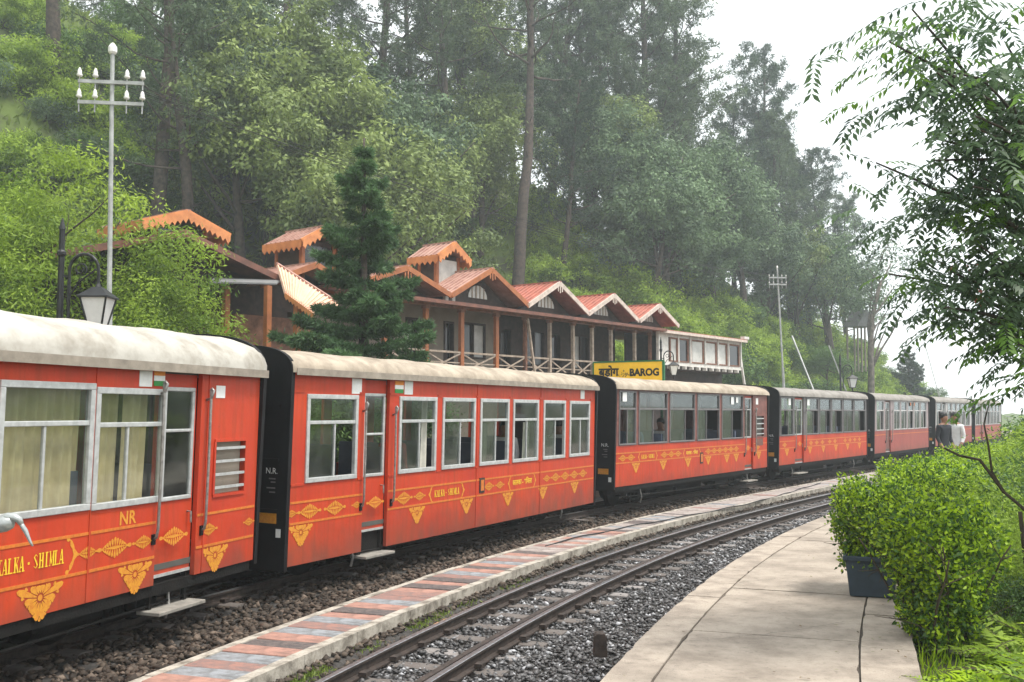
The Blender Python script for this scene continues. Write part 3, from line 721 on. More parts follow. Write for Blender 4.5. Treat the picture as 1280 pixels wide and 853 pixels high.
def coach(s0, s1, label, sp):
    A, B = Vector(pos(s0)), Vector(pos(s1)); L = (B - A).length; d = (B - A).normalized()
    left = Vector((-d.y, d.x, 0)); mid = (A + B) / 2 + left * HW
    root = thing('railway_coach', label, 'railway coach', mid, (R(sp.get('cant', 1.2)), 0, math.atan2(d.y, d.x)), 'coaches of the red hill train')
    o = -L / 2; zb, ze = sp['zb'], sp['ze']; yN = -HW
    wins, doors, louv = sp['win'], sp['door'], sp.get('louvre', [])
    T = .05
    # --- body shell
    holes = [(o + a[0], o + a[1], a[2], a[3]) for a in wins] + [(o + a[0], o + a[1], a[2], a[3]) for a in louv] + [(o + a, o + b, zb - .01, ze - .03) for a, b in doors]
    band = sp.get('band'); zsplit = [band] if band else []
    mif = ((lambda z: 1 if (band and z > band) else 0), zsplit)
    body = MB(); wall_cells(body, o, -o, zb, ze, holes, yN, yN + T, mif)
    fh = [(o + a[0], o + a[1], a[2], a[3]) for a in sp.get('farwin', wins)]
    wall_cells(body, o, -o, zb, ze, fh, HW - T, HW, mif)
    body.box(o + .02, -o - .02, yN + T, HW - T, .60, .66, 2)            # floor
    body.box(o + .02, -o - .02, yN + T, HW - T, ze - .05, ze - .03, 2)   # ceiling
    body.build('body', [M[sp['paint']], M[sp.get('bandmat', 'red')], M['interior']], root)
    for su in sp.get('seams', []):
        body2 = MB().box(o + su - .012, o + su + .012, yN - .008, yN - .0005, zb + .005, ze - .03)
        body2.build('panel_seam', M[sp['paint']], root)
    # --- raised orange lines
    gaps = sorted([(a - .01, b + .01) for a, b in doors])
    def runs(z0, z1):
        cut = sorted(gaps + [(h[0] - .045, h[1] + .045) for h in wins + louv if h[2] - .05 < z1 and h[3] + .05 > z0]); u = .02; out = []
        for a, b in cut:
            if a > u + .04: out.append((u, a))
            u = max(u, b)
        if u < L - .06: out.append((u, L - .02))
        return out
    for z in sp['lines']:
        for a, b in runs(z - .012, z + .012): MB().box(o + a, o + b, yN - .005, yN - .0005, z - .013, z + .013).build('trim_line', M['orange_line'], root)
    for z in sp.get('mould', []):
        for a, b in runs(z - .012, z + .012): MB().box(o + a, o + b, yN - .009, yN - .0005, z - .013, z + .013).build('moulding', M[sp['paint']], root)
    # --- roof
    rise = sp.get('rise', .31); prof = arch(HW + .06, ze - .005, rise); k = len(prof); rf = MB(); nseg = int(L / .14)
    seam_every = sp.get('roofseam', 1.15)
    for i in range(nseg + 1):
        u = i / nseg * (L + .10) - .05; ph = (u + .3) % seam_every; ridge = .016 if ph < .14 else 0
        e = min(u + .05, L + .05 - u)
        for j, (y, z) in enumerate(prof):
            wob = .006 * math.sin(u * 2.1 + j * .9 + s0) + .004 * math.sin(u * 7.3 + j * 2.1)
            rr = 1 + (ridge + wob) / 1.1
            rf.v.append((o + u, y * rr, ze + (z - ze) * (1 + (ridge + wob) * 2.4) if z > ze else z))
    for i in range(nseg):
        for j in range(k - 1): rf.f.append((i * k + j, (i + 1) * k + j, (i + 1) * k + j + 1, i * k + j + 1)); rf.m.append(0)
    rf.f.append(tuple(range(k))); rf.m.append(0); rf.f.append(tuple(range(nseg * k, nseg * k + k))); rf.m.append(0)
    roof = rf.build('roof', M[sp['roofmat']], root, smooth=True)
    if sp.get('lip', True):
        MB().box(o - .03, -o + .03, yN - .094, yN - .084, ze - .035, ze + .05).build('drip_rail', M['roof_lip'], roof)
    # --- black ends
    for e in (-1, 1):
        x = e * (L / 2); pe = arch(HW + .045, ze, rise + .035)
        outline = [(y, z) for y, z in pe]; outline = [(HW + .012, zb - .05)] + outline + [(-HW - .012, zb - .05)]
        em = MB().prism(outline, 'x', x + e * .012, x + e * .075); end = em.build('end_wall', M['black'], root)
        if e < 0:
            dt = MB()
            for yy in (-.62, -.38, .38, .62): dt.box(x - .10, x - .076, yy - .02, yy + .02, zb + .15, ze - .1)
            for zz in (.95, 1.55, 2.2): dt.box(x - .092, x - .076, -.95, .95, zz - .02, zz + .02)
            dt.box(x - .30, x - .08, -.42, .42, .62, 2.35); dt.build('gangway', M['black'], end)
            mb = MB().box(x - .082, x - .0765, -.93, -.68, .80, .92); mb.build('data_plate', M['yellow'], end)
            tm = obj('lettering', text_mesh('N.R.', .10, 'lettering', M['white_text'], 0), end)
            tm.matrix_local = Matrix.Translation((x - .079, -.84, 1.42)) @ Matrix(((0, 0, -1, 0), (-1, 0, 0, 0), (0, 1, 0, 0), (0, 0, 0, 1)))
            for zz, wd in ((1.33, .10), (1.29, .07), (1.22, .13), (1.17, .09)): MB().box(x - .0785, x - .0765, -.90, -.90 + wd, zz - .008, zz + .008).build('painted_line', M['band_grey'], end)
            MB().box(x - .081, x - .0765, -1.0, -.93, .64, .74).build('white_mark', M['white_text'], end)
        cp = MB().box(min(x, x + e * .42), max(x, x + e * .42), -.08, .08, .42, .60); cp.box(min(x + e * .36, x + e * .46), max(x + e * .36, x + e * .46), -.16, .16, .38, .66); cp.build('coupler', M['under'], root, bevel=.02)
    # --- windows
    for i, a in enumerate(wins):
        u0, u1, z0, z1 = (o + a[0], o + a[1], a[2], a[3]); kind = a[4]; fm = M['alu'] if not band else M[sp.get('framemat', 'alu')]
        fw = .042 if not band else .026; pr = .02
        fr = MB(); y0, y1 = yN - pr, yN + .035
        fr.box(u0 - fw * .4, u1 + fw * .4, y0, y1, z0 - fw * .4, z0 + fw); fr.box(u0 - fw * .4, u1 + fw * .4, y0, y1, z1 - fw, z1 + fw * .4)
        fr.box(u0 - fw * .4, u0 + fw, y0, y1, z0 + fw, z1 - fw); fr.box(u1 - fw, u1 + fw * .4, y0, y1, z0 + fw, z1 - fw)
        zbar = a[5]; um = u0 + (u1 - u0) * a[6]
        fr.box(u0 + fw, u1 - fw, yN - .012, yN + .03, zbar - .022, zbar + .022)
        fr.box(um - .014, um + .014, yN - .006, yN + .028, z0 + fw, zbar - .022)
        wo_ = fr.build('window', fm, root, bevel=.006)
        yp = yN + .012
        MB().box(u0 + fw, u1 - fw, yp, yp + .004, zbar + .022, z1 - fw).build('pane', M['glass_dusty'], wo_)
        if kind in 'bl': MB().box(u0 + fw, um - .014, yp, yp + .004, z0 + fw, zbar - .022).build('pane', M['glass'], wo_)
        if kind in 'br': MB().box(um + .014, u1 - fw, yp, yp + .004, z0 + fw, zbar - .022).build('pane', M['glass'], wo_)
        if kind == 'l': MB().box(u0 + fw + .03, um - .03, yp + .012, yp + .016, z0 + fw, zbar - .022).build('pane', M['glass_dusty'], wo_)
        if kind == 'r': MB().box(um + .03, u1 - fw - .02, yp + .012, yp + .016, z0 + fw, zbar - .022).build('pane', M['glass_dusty'], wo_)
        for (c0, c1, zc0, zc1, cm) in a[7] if len(a) > 7 else []:
            cu = MB(); nn = max(6, int((c1 - c0) * (u1 - u0) / .018)); ca, cb = u0 + (u1 - u0) * c0, u0 + (u1 - u0) * c1
            amp = .022
            for r_ in range(nn + 1):
                uu = ca + (cb - ca) * r_ / nn; yy = yN + .11 + amp * math.sin(r_ * 1.05 + i) + .012 * math.sin(r_ * .37 + 2 * i)
                cu.v += [(uu + .02 * math.sin(r_ * .3), yy + .01, zc0), (uu, yy, (zc0 + zc1) / 2), (uu, yy - .005, zc1)]
            for r_ in range(nn):
                for q in (0, 1): cu.f.append((r_ * 3 + q, r_ * 3 + 3 + q, r_ * 3 + 4 + q, r_ * 3 + 1 + q)); cu.m.append(0)
            cu.build('curtain', M[cm], root, smooth=True)
    # --- louvred openings
    for a in louv:
        u0, u1, z0, z1 = o + a[0], o + a[1], a[2], a[3]
        fr = MB()
        for (x0, x1, q0, q1) in ((u0 - .02, u1 + .02, z0 - .03, z0), (u0 - .02, u1 + .02, z1, z1 + .03), (u0 - .03, u0, z0, z1), (u1, u1 + .03, z0, z1)): fr.box(x0, x1, yN - .015, yN + .04, q0, q1)
        fo = fr.build('vent', M['red'] if not band else M['wood_red'], root)
        n = a[4]
        for q in range(n):
            zc = z0 + (z1 - z0) * (q + .5) / n
            MB().bar((u0 + .005, yN - .004, zc), (u1 - .005, yN - .004, zc), .02, .028).build('louvre_bar', M['alu'], fo)
        MB().box(u0, u1, yN + .055, yN + .065, z0, z1).build('shutter', M['plaster'] if not band else M['interior'], fo)
    # --- doors, handrails, steps
    for a, b in doors:
        a_, b_ = o + a, o + b; yd = yN + .055; zs = .53
        dm = MB(); g = sp['dwin']; w0, w1 = a_ + g[0], b_ - g[1]
        wall_cells(dm, a_ + .012, b_ - .012, zs, ze - .035, [(w0, w1, g[2], g[3])], yd, yd + .035, (lambda z: 0, []))
        dm.box(a_ + .012, b_ - .012, yd - .01, yd - .0005, zs, zs + .03, 1)
        dr = dm.build('door', [M[sp.get('doormat', sp['paint'])], M['alu']], root)
        fr = MB(); fw = .03
        fr.box(w0 - .012, w1 + .012, yd - .016, yd + .02, g[2] - .012, g[2] + fw); fr.box(w0 - .012, w1 + .012, yd - .016, yd + .02, g[3] - fw, g[3] + .012)
        fr.box(w0 - .012, w0 + fw, yd - .016, yd + .02, g[2] + fw, g[3] - fw); fr.box(w1 - fw, w1 + .012, yd - .016, yd + .02, g[2] + fw, g[3] - fw)
        fr.box(w0 + fw, w1 - fw, yd - .012, yd + .02, g[4] - .016, g[4] + .016)
        dw = fr.build('door_window', M['alu'], dr, bevel=.008)
        MB().box(w0 + fw, w1 - fw, yd + .004, yd + .008, g[2] + fw, g[4] - .016).build('pane', M['glass'], dw)
        MB().box(w0 + fw, w1 - fw, yd + .004, yd + .008, g[4] + .016, g[3] - fw).build('pane', M['glass_dusty'], dw)
        hd = MB().tube([(b_ - .09, yd - .002, 1.13), (b_ - .09, yd - .045, 1.13), (b_ - .09, yd - .05, 1.02)], .011, 6).build('door_handle', M['steel'], dr)
        for uu, zt, zl in ((a_ - .045, sp['hr'][0], sp['hr'][1]), (b_ + .085, sp['hr'][0] - .05, sp['hr'][1])):
            MB().tube([(uu, yN - .002, zt - .12), (uu, yN - .06, zt - .10), (uu, yN - .085, zt - .02), (uu, yN - .06, zt), (uu, yN - .05, zt - .005), (uu, yN - .055, zt - .14), (uu, yN - .06, (zt + zl) / 2), (uu, yN - .055, zl + .1), (uu, yN - .04, zl + .02), (uu, yN - .002, zl)], .015, 7).build('handrail', M['steel'], root, smooth=True)
            MB().box(uu - .025, uu + .025, yN - .02, yN - .0005, zl - .05, zl + .05).build('handrail_foot', M['black'], root)
        MB().box(a_, b_, yN + .10, yN + .11, zb - .02, zs).build('step_riser', M['under'], root)
        st = MB().box(a_ - .05, b_ + .05, yN - .12, yN + .14, .20, .235).build('step', M['step'], root, bevel=.006)
        for uu in (a_ + .05, b_ - .05): MB().box(uu - .02, uu + .02, yN + .06, yN + .10, .235, .62).build('step_hanger', M['under'], st)
    # --- painted decoration
    yq = yN - .003
    for u, sc in sp.get('fans', []):
        f_ = obj('fan_motif', FAN, root, (o + u, yq, sp['lines'][-1] - .015)); f_.scale = (sc, 1, sc)
    for u, sc in sp.get('leaves', []):
        f_ = obj('leaf_motif', LOZ, root, (o + u, yq, (sp['lines'][0] + sp['lines'][1]) / 2)); f_.scale = (sc, 1, sc)
    for (u, z, me, sc, flat) in sp.get('text', []):
        t_ = obj('lettering', me, root, (o + u, yq, z)); t_.scale = (sc, sc, sc)
        if flat: t_.rotation_euler = (math.pi / 2, 0, 0)
    for (u, z, sx, sz) in sp.get('brackets', []):
        f_ = obj('bracket_motif', BRK, root, (o + u, yq, z)); f_.scale = (sx, 1, sz)
    for (u, z, wd, ht, kind) in sp.get('cards', []):
        u += o
        if kind == 'flag':
            fl = MB().box(u - wd / 2, u + wd / 2, yN - .006, yN - .001, z + ht / 6, z + ht / 2, 0); fl.box(u - wd / 2, u + wd / 2, yN - .006, yN - .001, z - ht / 6, z + ht / 6, 1); fl.box(u - wd / 2, u + wd / 2, yN - .006, yN - .001, z - ht / 2, z - ht / 6, 2)
            fl.build('flag_sticker', [M['saffron'], M['white_card'], M['green_flag']], root)
        elif kind == 'dark': MB().box(u - wd / 2, u + wd / 2, yN - .006, yN - .001, z - ht / 2, z + ht / 2).build('paint_patch', M['tin_rust'], root)
        elif kind == 'holder':
            MB().box(u - wd / 2, u + wd / 2, yN - .014, yN - .001, z - ht / 2, z + ht / 2).build('card_holder', M['rail_side'], root)
            MB().box(u - wd * .3, u + wd * .3, yN - .018, yN - .0145, z - ht * .36, z + ht * .36).build('card', M['orange_line'], root)
        else: MB().box(u - wd / 2, u + wd / 2, yN - .006, yN - .001, z - ht / 2, z + ht / 2).build('notice', M['white_card'], root)
    # --- underframe, bogies, wheels
    uf = MB(); uf.box(o + .05, -o - .05, yN + .12, yN + .22, .34, .58); uf.box(o + .05, -o - .05, HW - .22, HW - .12, .34, .58)
    if zb > .45: uf.box(o + .03, -o - .03, yN + .02, yN + .1, zb - .11, zb - .004)
    for q in np.linspace(o + .4, -o - .4, 7): uf.box(q - .05, q + .05, yN + .22, HW - .22, .40, .58)
    uf.box(-.7, .9, -.62, -.1, .14, .40); uf.box(-2.1, -1.2, -.75, -.25, .20, .42)
    uf.tube([(1.4, -.7, .30), (2.3, -.7, .30)], .13, 10)
    uf.build('underframe', M['under'], root)
    for e in (-1, 1):
        bx_ = e * (L / 2 - 1.75); bg_ = MB()
        for sg in (-1, 1):
            bg_.box(bx_ - .95, bx_ + .95, sg * .58 - .04, sg * .58 + .04, .32, .46)
            for q in (-.62, .62):
                bg_.box(bx_ + q - .12, bx_ + q + .12, sg * .62 - .07, sg * .62 + .07, .24, .42)
            for q in (-.2, 0, .2): bg_.tube([(bx_ + q, sg * .62, .16), (bx_ + q, sg * .62, .36)], .055, 8)
            bg_.box(bx_ - .32, bx_ + .32, sg * .62 - .06, sg * .62 + .06, .12, .16)
        bo = bg_.build('bogie', M['under'], root)
        for q in (-.62, .62):
            for sg in (-1, 1):
                w_ = obj('wheel', WHEEL, bo, (bx_ + q, sg * .40, .335)); w_.rotation_euler = (0, 0, math.pi if sg > 0 else 0)
        MB().tube([(bx_ + .3 * e, yN + .10, .10), (bx_ + .3 * e, yN + .07, .22), (bx_ + .32 * e, yN + .1, .40)], .018, 6).build('brake_hanger', M['steel'], bo)
    MB().tube([(o + .5, yN + .08, .28), (-1, yN + .08, .24), (1.5, yN + .08, .25), (-o - .5, yN + .08, .29)], .014, 6).build('brake_pipe', M['under'], root)
    # --- seats
    if sp.get('seats', True):
        for q in np.arange(o + 2.6, -o - 1.0, 1.2):
            for y0, y1 in ((-.95, -.12), (.2, .95)):
                MB().box(q - .05, q + .05, y0, y1, .68, 1.62).box(q + .05, q + .45, y0, y1, 1.0, 1.09).build('seat', M['seat'], root)
    root['L'] = L
    return root, L, d

C, P_ = 'curtain', 'curtain_pale'
z0, z1, zb_ = 1.29, 2.35, 2.02
full = [(.02, .98, 1.2, 2.36, 'curtain')]
gapc = [(.02, .47, 1.2, 2.36, 'curtain'), (.53, .93, 1.2, 2.36, 'curtain')]
spec1 = dict(zb=.48, ze=2.56, paint='red', roofmat='roof_white', rise=.43, lines=[1.08, .75], mould=[], cant=1.6,
    win=[(1.78, 2.78, z0, z1, 'b', zb_, .47, full), (2.88, 3.88, z0, z1, 'b', zb_, .47, full), (3.98, 4.98, z0, z1, 'b', zb_, .47, gapc), (5.20, 6.27, z0 + .01, z1 + .02, 'b', 2.04, .47, [(.02, .96, 1.2, 2.36, 'curtain')]), (6.32, 7.30, z0, z1 - .01, 'b', 2.02, .46, [(.04, .46, 1.2, 2.34, 'curtain'), (.50, .90, 1.2, 2.34, 'curtain')])],
    door=[(7.26, 7.93)], dwin=(.12, .06, 1.27, 2.37, 1.95), hr=(2.43, .92), louvre=[(8.22, 8.80, 1.27, 1.82, 4)],
    fans=[(3.4, 1.1), (4.6, 1.1), (5.75, 1.14), (6.97, 1.08), (8.30, 1.05)], leaves=[(6.30, .6), (6.66, 1.0), (7.07, .7), (7.55, 1.0), (8.16, .7), (8.95, .5)],
    text=words(5.63, .925, KS, .98, .8) + [(6.77, 1.16, NR_ME[0], 1.0, True), (6.89, 1.16, NR_ME[1], 1.0, True)], brackets=[(6.10, .92, 1, 1), (4.90, .92, -1, 1)], seams=[5.10, 6.31, 8.06],
    cards=[(6.99, 2.45, .19, .15, 'card'), (7.20, 2.46, .17, .15, 'flag'), (8.27, 2.35, .17, .13, 'card')])
coach(0.0, 9.08, 'red coach with cream curtains drawn behind its windows and a whitened roof', spec1)

W2 = [(.30, 1.35), (2.39, 3.39), (3.60, 4.61), (4.81, 5.82), (6.01, 7.02), (7.27, 8.25), (8.49, 9.49)]
k2 = 'llllrlb'
cur2 = [[(.05, .2, 1.25, 2.3, 'curtain_pale')], [(.06, .20, 1.25, 2.3, 'curtain_pale'), (.82, .95, 1.25, 2.3, 'curtain_pale')], [(.05, .16, 1.25, 2.3, 'curtain_pale')], [(.08, .42, 1.25, 1.95, 'curtain_pale')], [(.6, .9, 1.25, 1.95, 'curtain_pale')], [(.1, .2, 1.25, 2.3, 'curtain_pale')], [(.1, .3, 1.25, 1.95, 'curtain_pale')]]
spec2 = dict(zb=.29, ze=2.61, paint='red', roofmat='roof', rise=.30, lines=[1.04, .79], mould=[2.38, 1.25], cant=1.2,
    win=[(a, b, 1.28, 2.335, k2[i], 2.0, .55 if i else .55, cur2[i]) for i, (a, b) in enumerate(W2)],
    door=[(1.53, 2.13)], dwin=(.05, .05, 1.27, 2.37, 1.83), hr=(2.26, .88),
    fans=[(.24, 1.0), (2.92, .95), (4.40, .9), (5.86, .88), (7.29, .85), (8.78, .85)],
    leaves=[(.05, .5), (.40, 1.0), (.92, 1.0), (1.40, .5), (1.83, .9), (2.55, 1.0), (2.98, .7), (5.15, .8), (5.55, .7), (7.45, .7), (7.85, .9), (8.3, .9), (8.75, .9), (9.2, .9)],
    text=words(3.78, .915, KS_SMALL, 1.0, .788) + [(6.42, .915, HINDI, .9, True)], brackets=[(3.30, .915, -.9, .85), (4.26, .915, .9, .85), (5.92, .915, -.9, .85), (6.92, .915, .9, .85)],
    seams=[4.71, 7.15], cards=[(1.33, 2.47, .22, .20, 'card'), (2.36, 2.48, .22, .17, 'flag'), (2.61, 2.475, .22, .19, 'card'), (9.12, 2.48, .2, .17, 'card'), (4.90, .95, .17, .24, 'holder')])
coach2 = coach(9.78, 19.58, 'orange red coach with six framed windows in a row beyond its door', spec2)

def band_spec(paint, bandmat, framemat, wins, door, louvre, seed, deco, roofmat='roof', zsill=1.42, **kw):
    rg = random.Random(seed); ww = []
    for a, b in wins:
        cu = [(.15, .3, zsill, 2.2, 'curtain_pale')] if rg.random() < .4 else []
        ww.append((a, b, zsill, 2.585, rg.choice('llrb'), 2.2, rg.choice((.5, .55, .62, .42)), cu))
    d = dict(zb=.53, ze=2.63, paint=paint, roofmat=roofmat, rise=.28, lines=[1.24, 1.03] if deco else [1.24], mould=[], cant=1.0, band=zsill - .02, bandmat=bandmat, framemat=framemat,
             win=ww, door=[door], dwin=(.08, .06, zsill, 2.52, 2.2), hr=(2.3, .95), louvre=louvre, lip=False)
    d.update(kw); return d
ft = lambda us: [(u, .85) for u in us]
spec3 = band_spec('red', 'wood_red', 'band_grey', [(.16, .97), (1.13, 2.64), (2.80, 4.29), (4.47, 5.94), (6.13, 7.69)], (7.86, 8.55), [(8.76, 9.42, 1.44, 2.02, 4)], 5, True,
    fans=ft([1.0, 2.45, 3.9, 5.2, 6.5, 7.2, 9.0]), leaves=ft([.35, .75, 2.5, 2.9, 3.3, 5.2, 5.6, 6.0, 6.4, 6.8, 7.2, 8.1, 8.9]),
    text=words(1.62, 1.13, KS_SMALL, .9, .788) + [(4.15, 1.13, HINDI, .85, True)], brackets=[(1.17, 1.13, -.8, .75), (2.07, 1.13, .8, .75), (3.66, 1.13, -.8, .75), (4.64, 1.13, .8, .75)],
    cards=[(.42, 2.46, .2, .2, 'card'), (6.9, 2.44, .2, .2, 'card'), (7.25, 2.46, .16, .15, 'card'), (8.85, 2.44, .18, .18, 'card'), (9.05, 1.28, .62, .2, 'dark'), (4.75, .98, .18, .28, 'holder')])
coach3 = coach(20.62, 30.34, 'orange red coach with brown window posts and a louvred vent beside its door', spec3)
spec4 = band_spec('red', 'band_grey', 'band_grey', [(.15, 1.25), (2.55, 3.75), (3.9, 5.1), (5.25, 6.45), (6.6, 7.8), (7.95, 9.4)], (1.45, 2.3), [], 9, True,
    fans=ft([.7, 2.9, 4.3, 5.7, 7.1, 8.6]), leaves=ft([.5, 1.9, 3.0, 3.6, 4.2, 5.0, 5.6, 6.8, 7.4, 8.0, 8.6]), text=[], cards=[(.95, 2.45, .2, .2, 'card'), (2.75, 2.45, .22, .2, 'card')], roofmat='roof_grey')
coach(31.36, 40.95, 'orange red coach with a grey window band and two tall handrails beside its door', spec4)
spec5 = band_spec('red_pink', 'band_pink', 'band_white', [(.3, 1.4), (3.0, 4.0), (4.2, 5.2), (5.4, 6.4), (6.6, 7.6), (7.8, 8.9)], (1.7, 2.5), [], 3, False, doormat='wood_red', cards=[(5.9, 2.5, .25, .2, 'holder'), (6.6, 2.5, .25, .2, 'holder')], roofmat='roof_grey')
coach(42.02, 51.4, 'faded pink coach with a pale window band and a dark red door', spec5)
spec6 = band_spec('red_pink', 'band_white', 'band_white', [(.3, 1.5), (2.9, 3.9), (4.1, 5.1), (5.3, 6.3), (6.5, 7.5), (7.7, 8.9)], (1.7, 2.5), [], 4, False, doormat='wood_dark', roofmat='roof_grey')
coach(52.84, 62.3, 'coach with a white window band and an open dark doorway behind the two people', spec6)
spec7 = band_spec('red_pink', 'band_white', 'band_white', [(.3, 1.5), (2.9, 3.9), (4.1, 5.1), (5.3, 6.3), (6.5, 7.5), (7.7, 8.9)], (1.7, 2.5), [], 8, False, seats=False, roofmat='roof_grey')
coach(63.3, 72.8, 'last coach of the train, pale and partly hidden by garden bushes', spec7)

# ------------------------------------------------------------------ station building
BU = R(38); b_loc = Vector((-3.82, 29.54, 0)); b_rot = (0, 0, math.pi / 2 - BU)
bld = thing('station_building', 'two storey station building with red gables above a timber verandah', 'building', b_loc, b_rot)
def bx(name, m_, *boxes, parent=None, bevel=0):
    mb = MB()
    for b in boxes: mb.box(*b)
    return mb.build(name, m_, parent or bld, bevel=bevel)
FL, EV = 3.2, 5.42
# ground storey, upper wall, floor
gw = bx('ground_storey_wall', M['plaster'], (-9, 23.0, 1.6, 7.5, 0, 3.05))
dholes = [(2.72, 3.40, FL, 5.15), (4.55, 5.05, FL, 5.15), (5.38, 6.70, 3.95, 5.18), (7.5, 8.2, FL, 5.15), (8.9, 10.2, 3.8, 5.15), (10.6, 11.3, FL, 5.15), (12.0, 13.2, 3.8, 5.15)]
uw = MB(); wall_cells(uw, -1.2, 7.3, FL + .003, 5.72, dholes, 1.6, 1.8, (lambda z: 0, []))
uw2 = MB(); wall_cells(uw2, 7.3, 15.2, FL + .003, 5.72, [h for h in dholes if h[0] > 7], 1.6, 1.8, (lambda z: 0, [])); uw2.build('shade_dark_wall', M['wood_dark'], bld)  # right half coloured dark for the deep shadow inside the verandah
uw.box(-1.2, 15.2, 6.0, 6.2, FL + .003, 5.72); uw.box(-1.2, -1.0, 1.8, 6.0, FL + .003, 5.72)
uw.build('wall', M['plaster'], bld)
bx('verandah_floor', M['wood_brown'], (-1.2, 15.4, -.12, 6.2, 3.06, FL))
for i, (a, b, c, d) in enumerate(dholes):
    if c < 3.5:
        dr = bx('door', M['wood_dark'], (a, a + .06, 1.57, 1.72, c, d), (b - .06, b, 1.57, 1.72, c, d), (a + .06, b - .06, 1.57, 1.72, d - .07, d), (a + .06, a + (b - a) * .5, 1.66, 1.70, c, d - .07))
        MB().box(a + .1, a + (b - a) * .44, 1.645, 1.658, c + 1.0, d - .2).build('pane', M['pane_pale'] if i == 0 else M['pane_dark'], dr)
        MB().box(a + (b - a) * .5, b - .06, 1.74, 1.75, c, d - .07).build('pane', M['pane_dark'], dr)
    else:
        n = 2; fr = MB(); fr.box(a, b, 1.55, 1.68, c, c + .06); fr.box(a, b, 1.55, 1.68, d - .06, d)
        for q in range(n + 1): xx = a + (b - a - .06) * q / n; fr.box(xx, xx + .06, 1.55, 1.68, c + .06, d - .06)
        wo_ = fr.build('window', M['wood_dark'], bld)
        for q in range(n): MB().box(a + .06 + (b - a - .06) * q / n, a + (b - a - .06) * (q + 1) / n, 1.63, 1.64, c + .06, d - .06).build('pane', M['pane_dark'] if (i + q) % 3 else M['pane_pale'], wo_)
posts = [.2, 1.95, 3.60, 5.36, 6.93, 8.36, 9.80, 11.05, 12.36, 14.1, 15.3]
for i, u in enumerate(posts):
    wd = .075 if i < 4 else .05
    p_ = bx('post', M['wood_orange'] if i < 4 else (M['wood_brown'] if i in (4, 10) else M['wood_grey']), (u - wd, u + wd, -.06, .06, FL, EV - .06))
    MB().box(u - wd - .035, u + wd + .035, -.09, .09, EV - .16, EV - .061).build('capital', M['wood_brown'], p_)
for i, (a, b) in enumerate(zip(posts, posts[1:])):
    a += .08; b -= .08; m_ = M['wood_grey']
    bx('hand_rail', m_, (a, b, -.045, .045, 3.96, 4.02)); bx('bottom_rail', m_, (a, b, -.03, .03, 3.32, 3.37))
    MB().bar((a, -.02, 3.38), (b, -.02, 3.95), .03, .045).build('brace', m_, bld); MB().bar((a, .02, 3.95), (b, .02, 3.38), .03, .045).build('brace', m_, bld)
    MB().bar((a, 0, 3.66), (b, 0, 3.66), .02, .035).build('mid_rail', m_, bld)
MB().bar((7.25, -.25, 3.0), (6.95, -.1, 5.3), .07, .07).build('prop', M['wood_grey'], bld)
bx('eave_beam', M['wood_brown'], (-1.2, 15.4, -.1, .08, EV - .06, EV + .08))
vr = MB(); vr.prism([(-.55, 5.42), (-.55, 5.50), (2.2, 5.86), (2.2, 5.78)], 'x', -1.4, 15.6)
vr.build('verandah_roof', M['tin_rust'], bld)
bx('gutter', M['tin_rust'], (-1.45, 15.6, -.64, -.56, 5.38, 5.49))
bx('flat_roof', M['tin_rust'], (-1.2, 15.2, 2.2, 6.3, 5.73, 5.86))
def gable_roof(name, parent, ua, za, hw, ze_, v0, v1, m_, barge, rib=.22, thick=.05, flip=False):
    """two ribbed tin slopes, ridge along v, plus bargeboards"""
    for sg in (-1, 1):
        mb = MB(); n = int((v1 - v0) / rib); sl = Vector((sg * hw, 0, ze_ - za)); nrm = Vector((-sl.z * sg, 0, sl.x * sg)).normalized()
        if nrm.z < 0: nrm = -nrm
        for i in range(n):
            a, b = v0 + (v1 - v0) * i / n, v0 + (v1 - v0) * (i + 1) / n
            for (p, q, h0, h1) in ((a, a + (b - a) * .28, .032, .032), (a + (b - a) * .28, b, 0, 0)):
                A = Vector((ua, p, za)); B = Vector((ua, q, za)); nn = len(mb.v)
                pts = [A, B, B + sl, A + sl]; up = nrm * (thick + h0)
                mb.v += [tuple(x) for x in pts] + [tuple(x + up) for x in pts]
                for g in ((0, 3, 2, 1), (4, 5, 6, 7), (0, 1, 5, 4), (1, 2, 6, 5), (2, 3, 7, 6), (3, 0, 4, 7)): mb.f.append(tuple(nn + t for t in g)); mb.m.append(0)
        ro = mb.build(name, M[m_], parent)
        MB().bar((ua, v0 - .03, za + .01), (ua + sg * hw * 1.02, v0 - .03, ze_ - .01), .05, .16).build('bargeboard', M[barge], ro)
    MB().bar((ua, v0 - .05, za + thick + .02), (ua, v1, za + thick + .02), .16, .05).build('ridge_cap', M[m_], parent)
gspec = [(.85, 6.35, 1.9, 'tin_pink', 'wood_orange'), (4.8, 6.72, 1.95, 'tin_pink', 'wood_orange'), (8.6, 6.66, 1.85, 'tin_red', 'barge_white'), (12.2, 6.56, 1.75, 'tin_red', 'barge_white'), (15.65, 6.46, 1.55, 'tin_red', 'barge_white')]
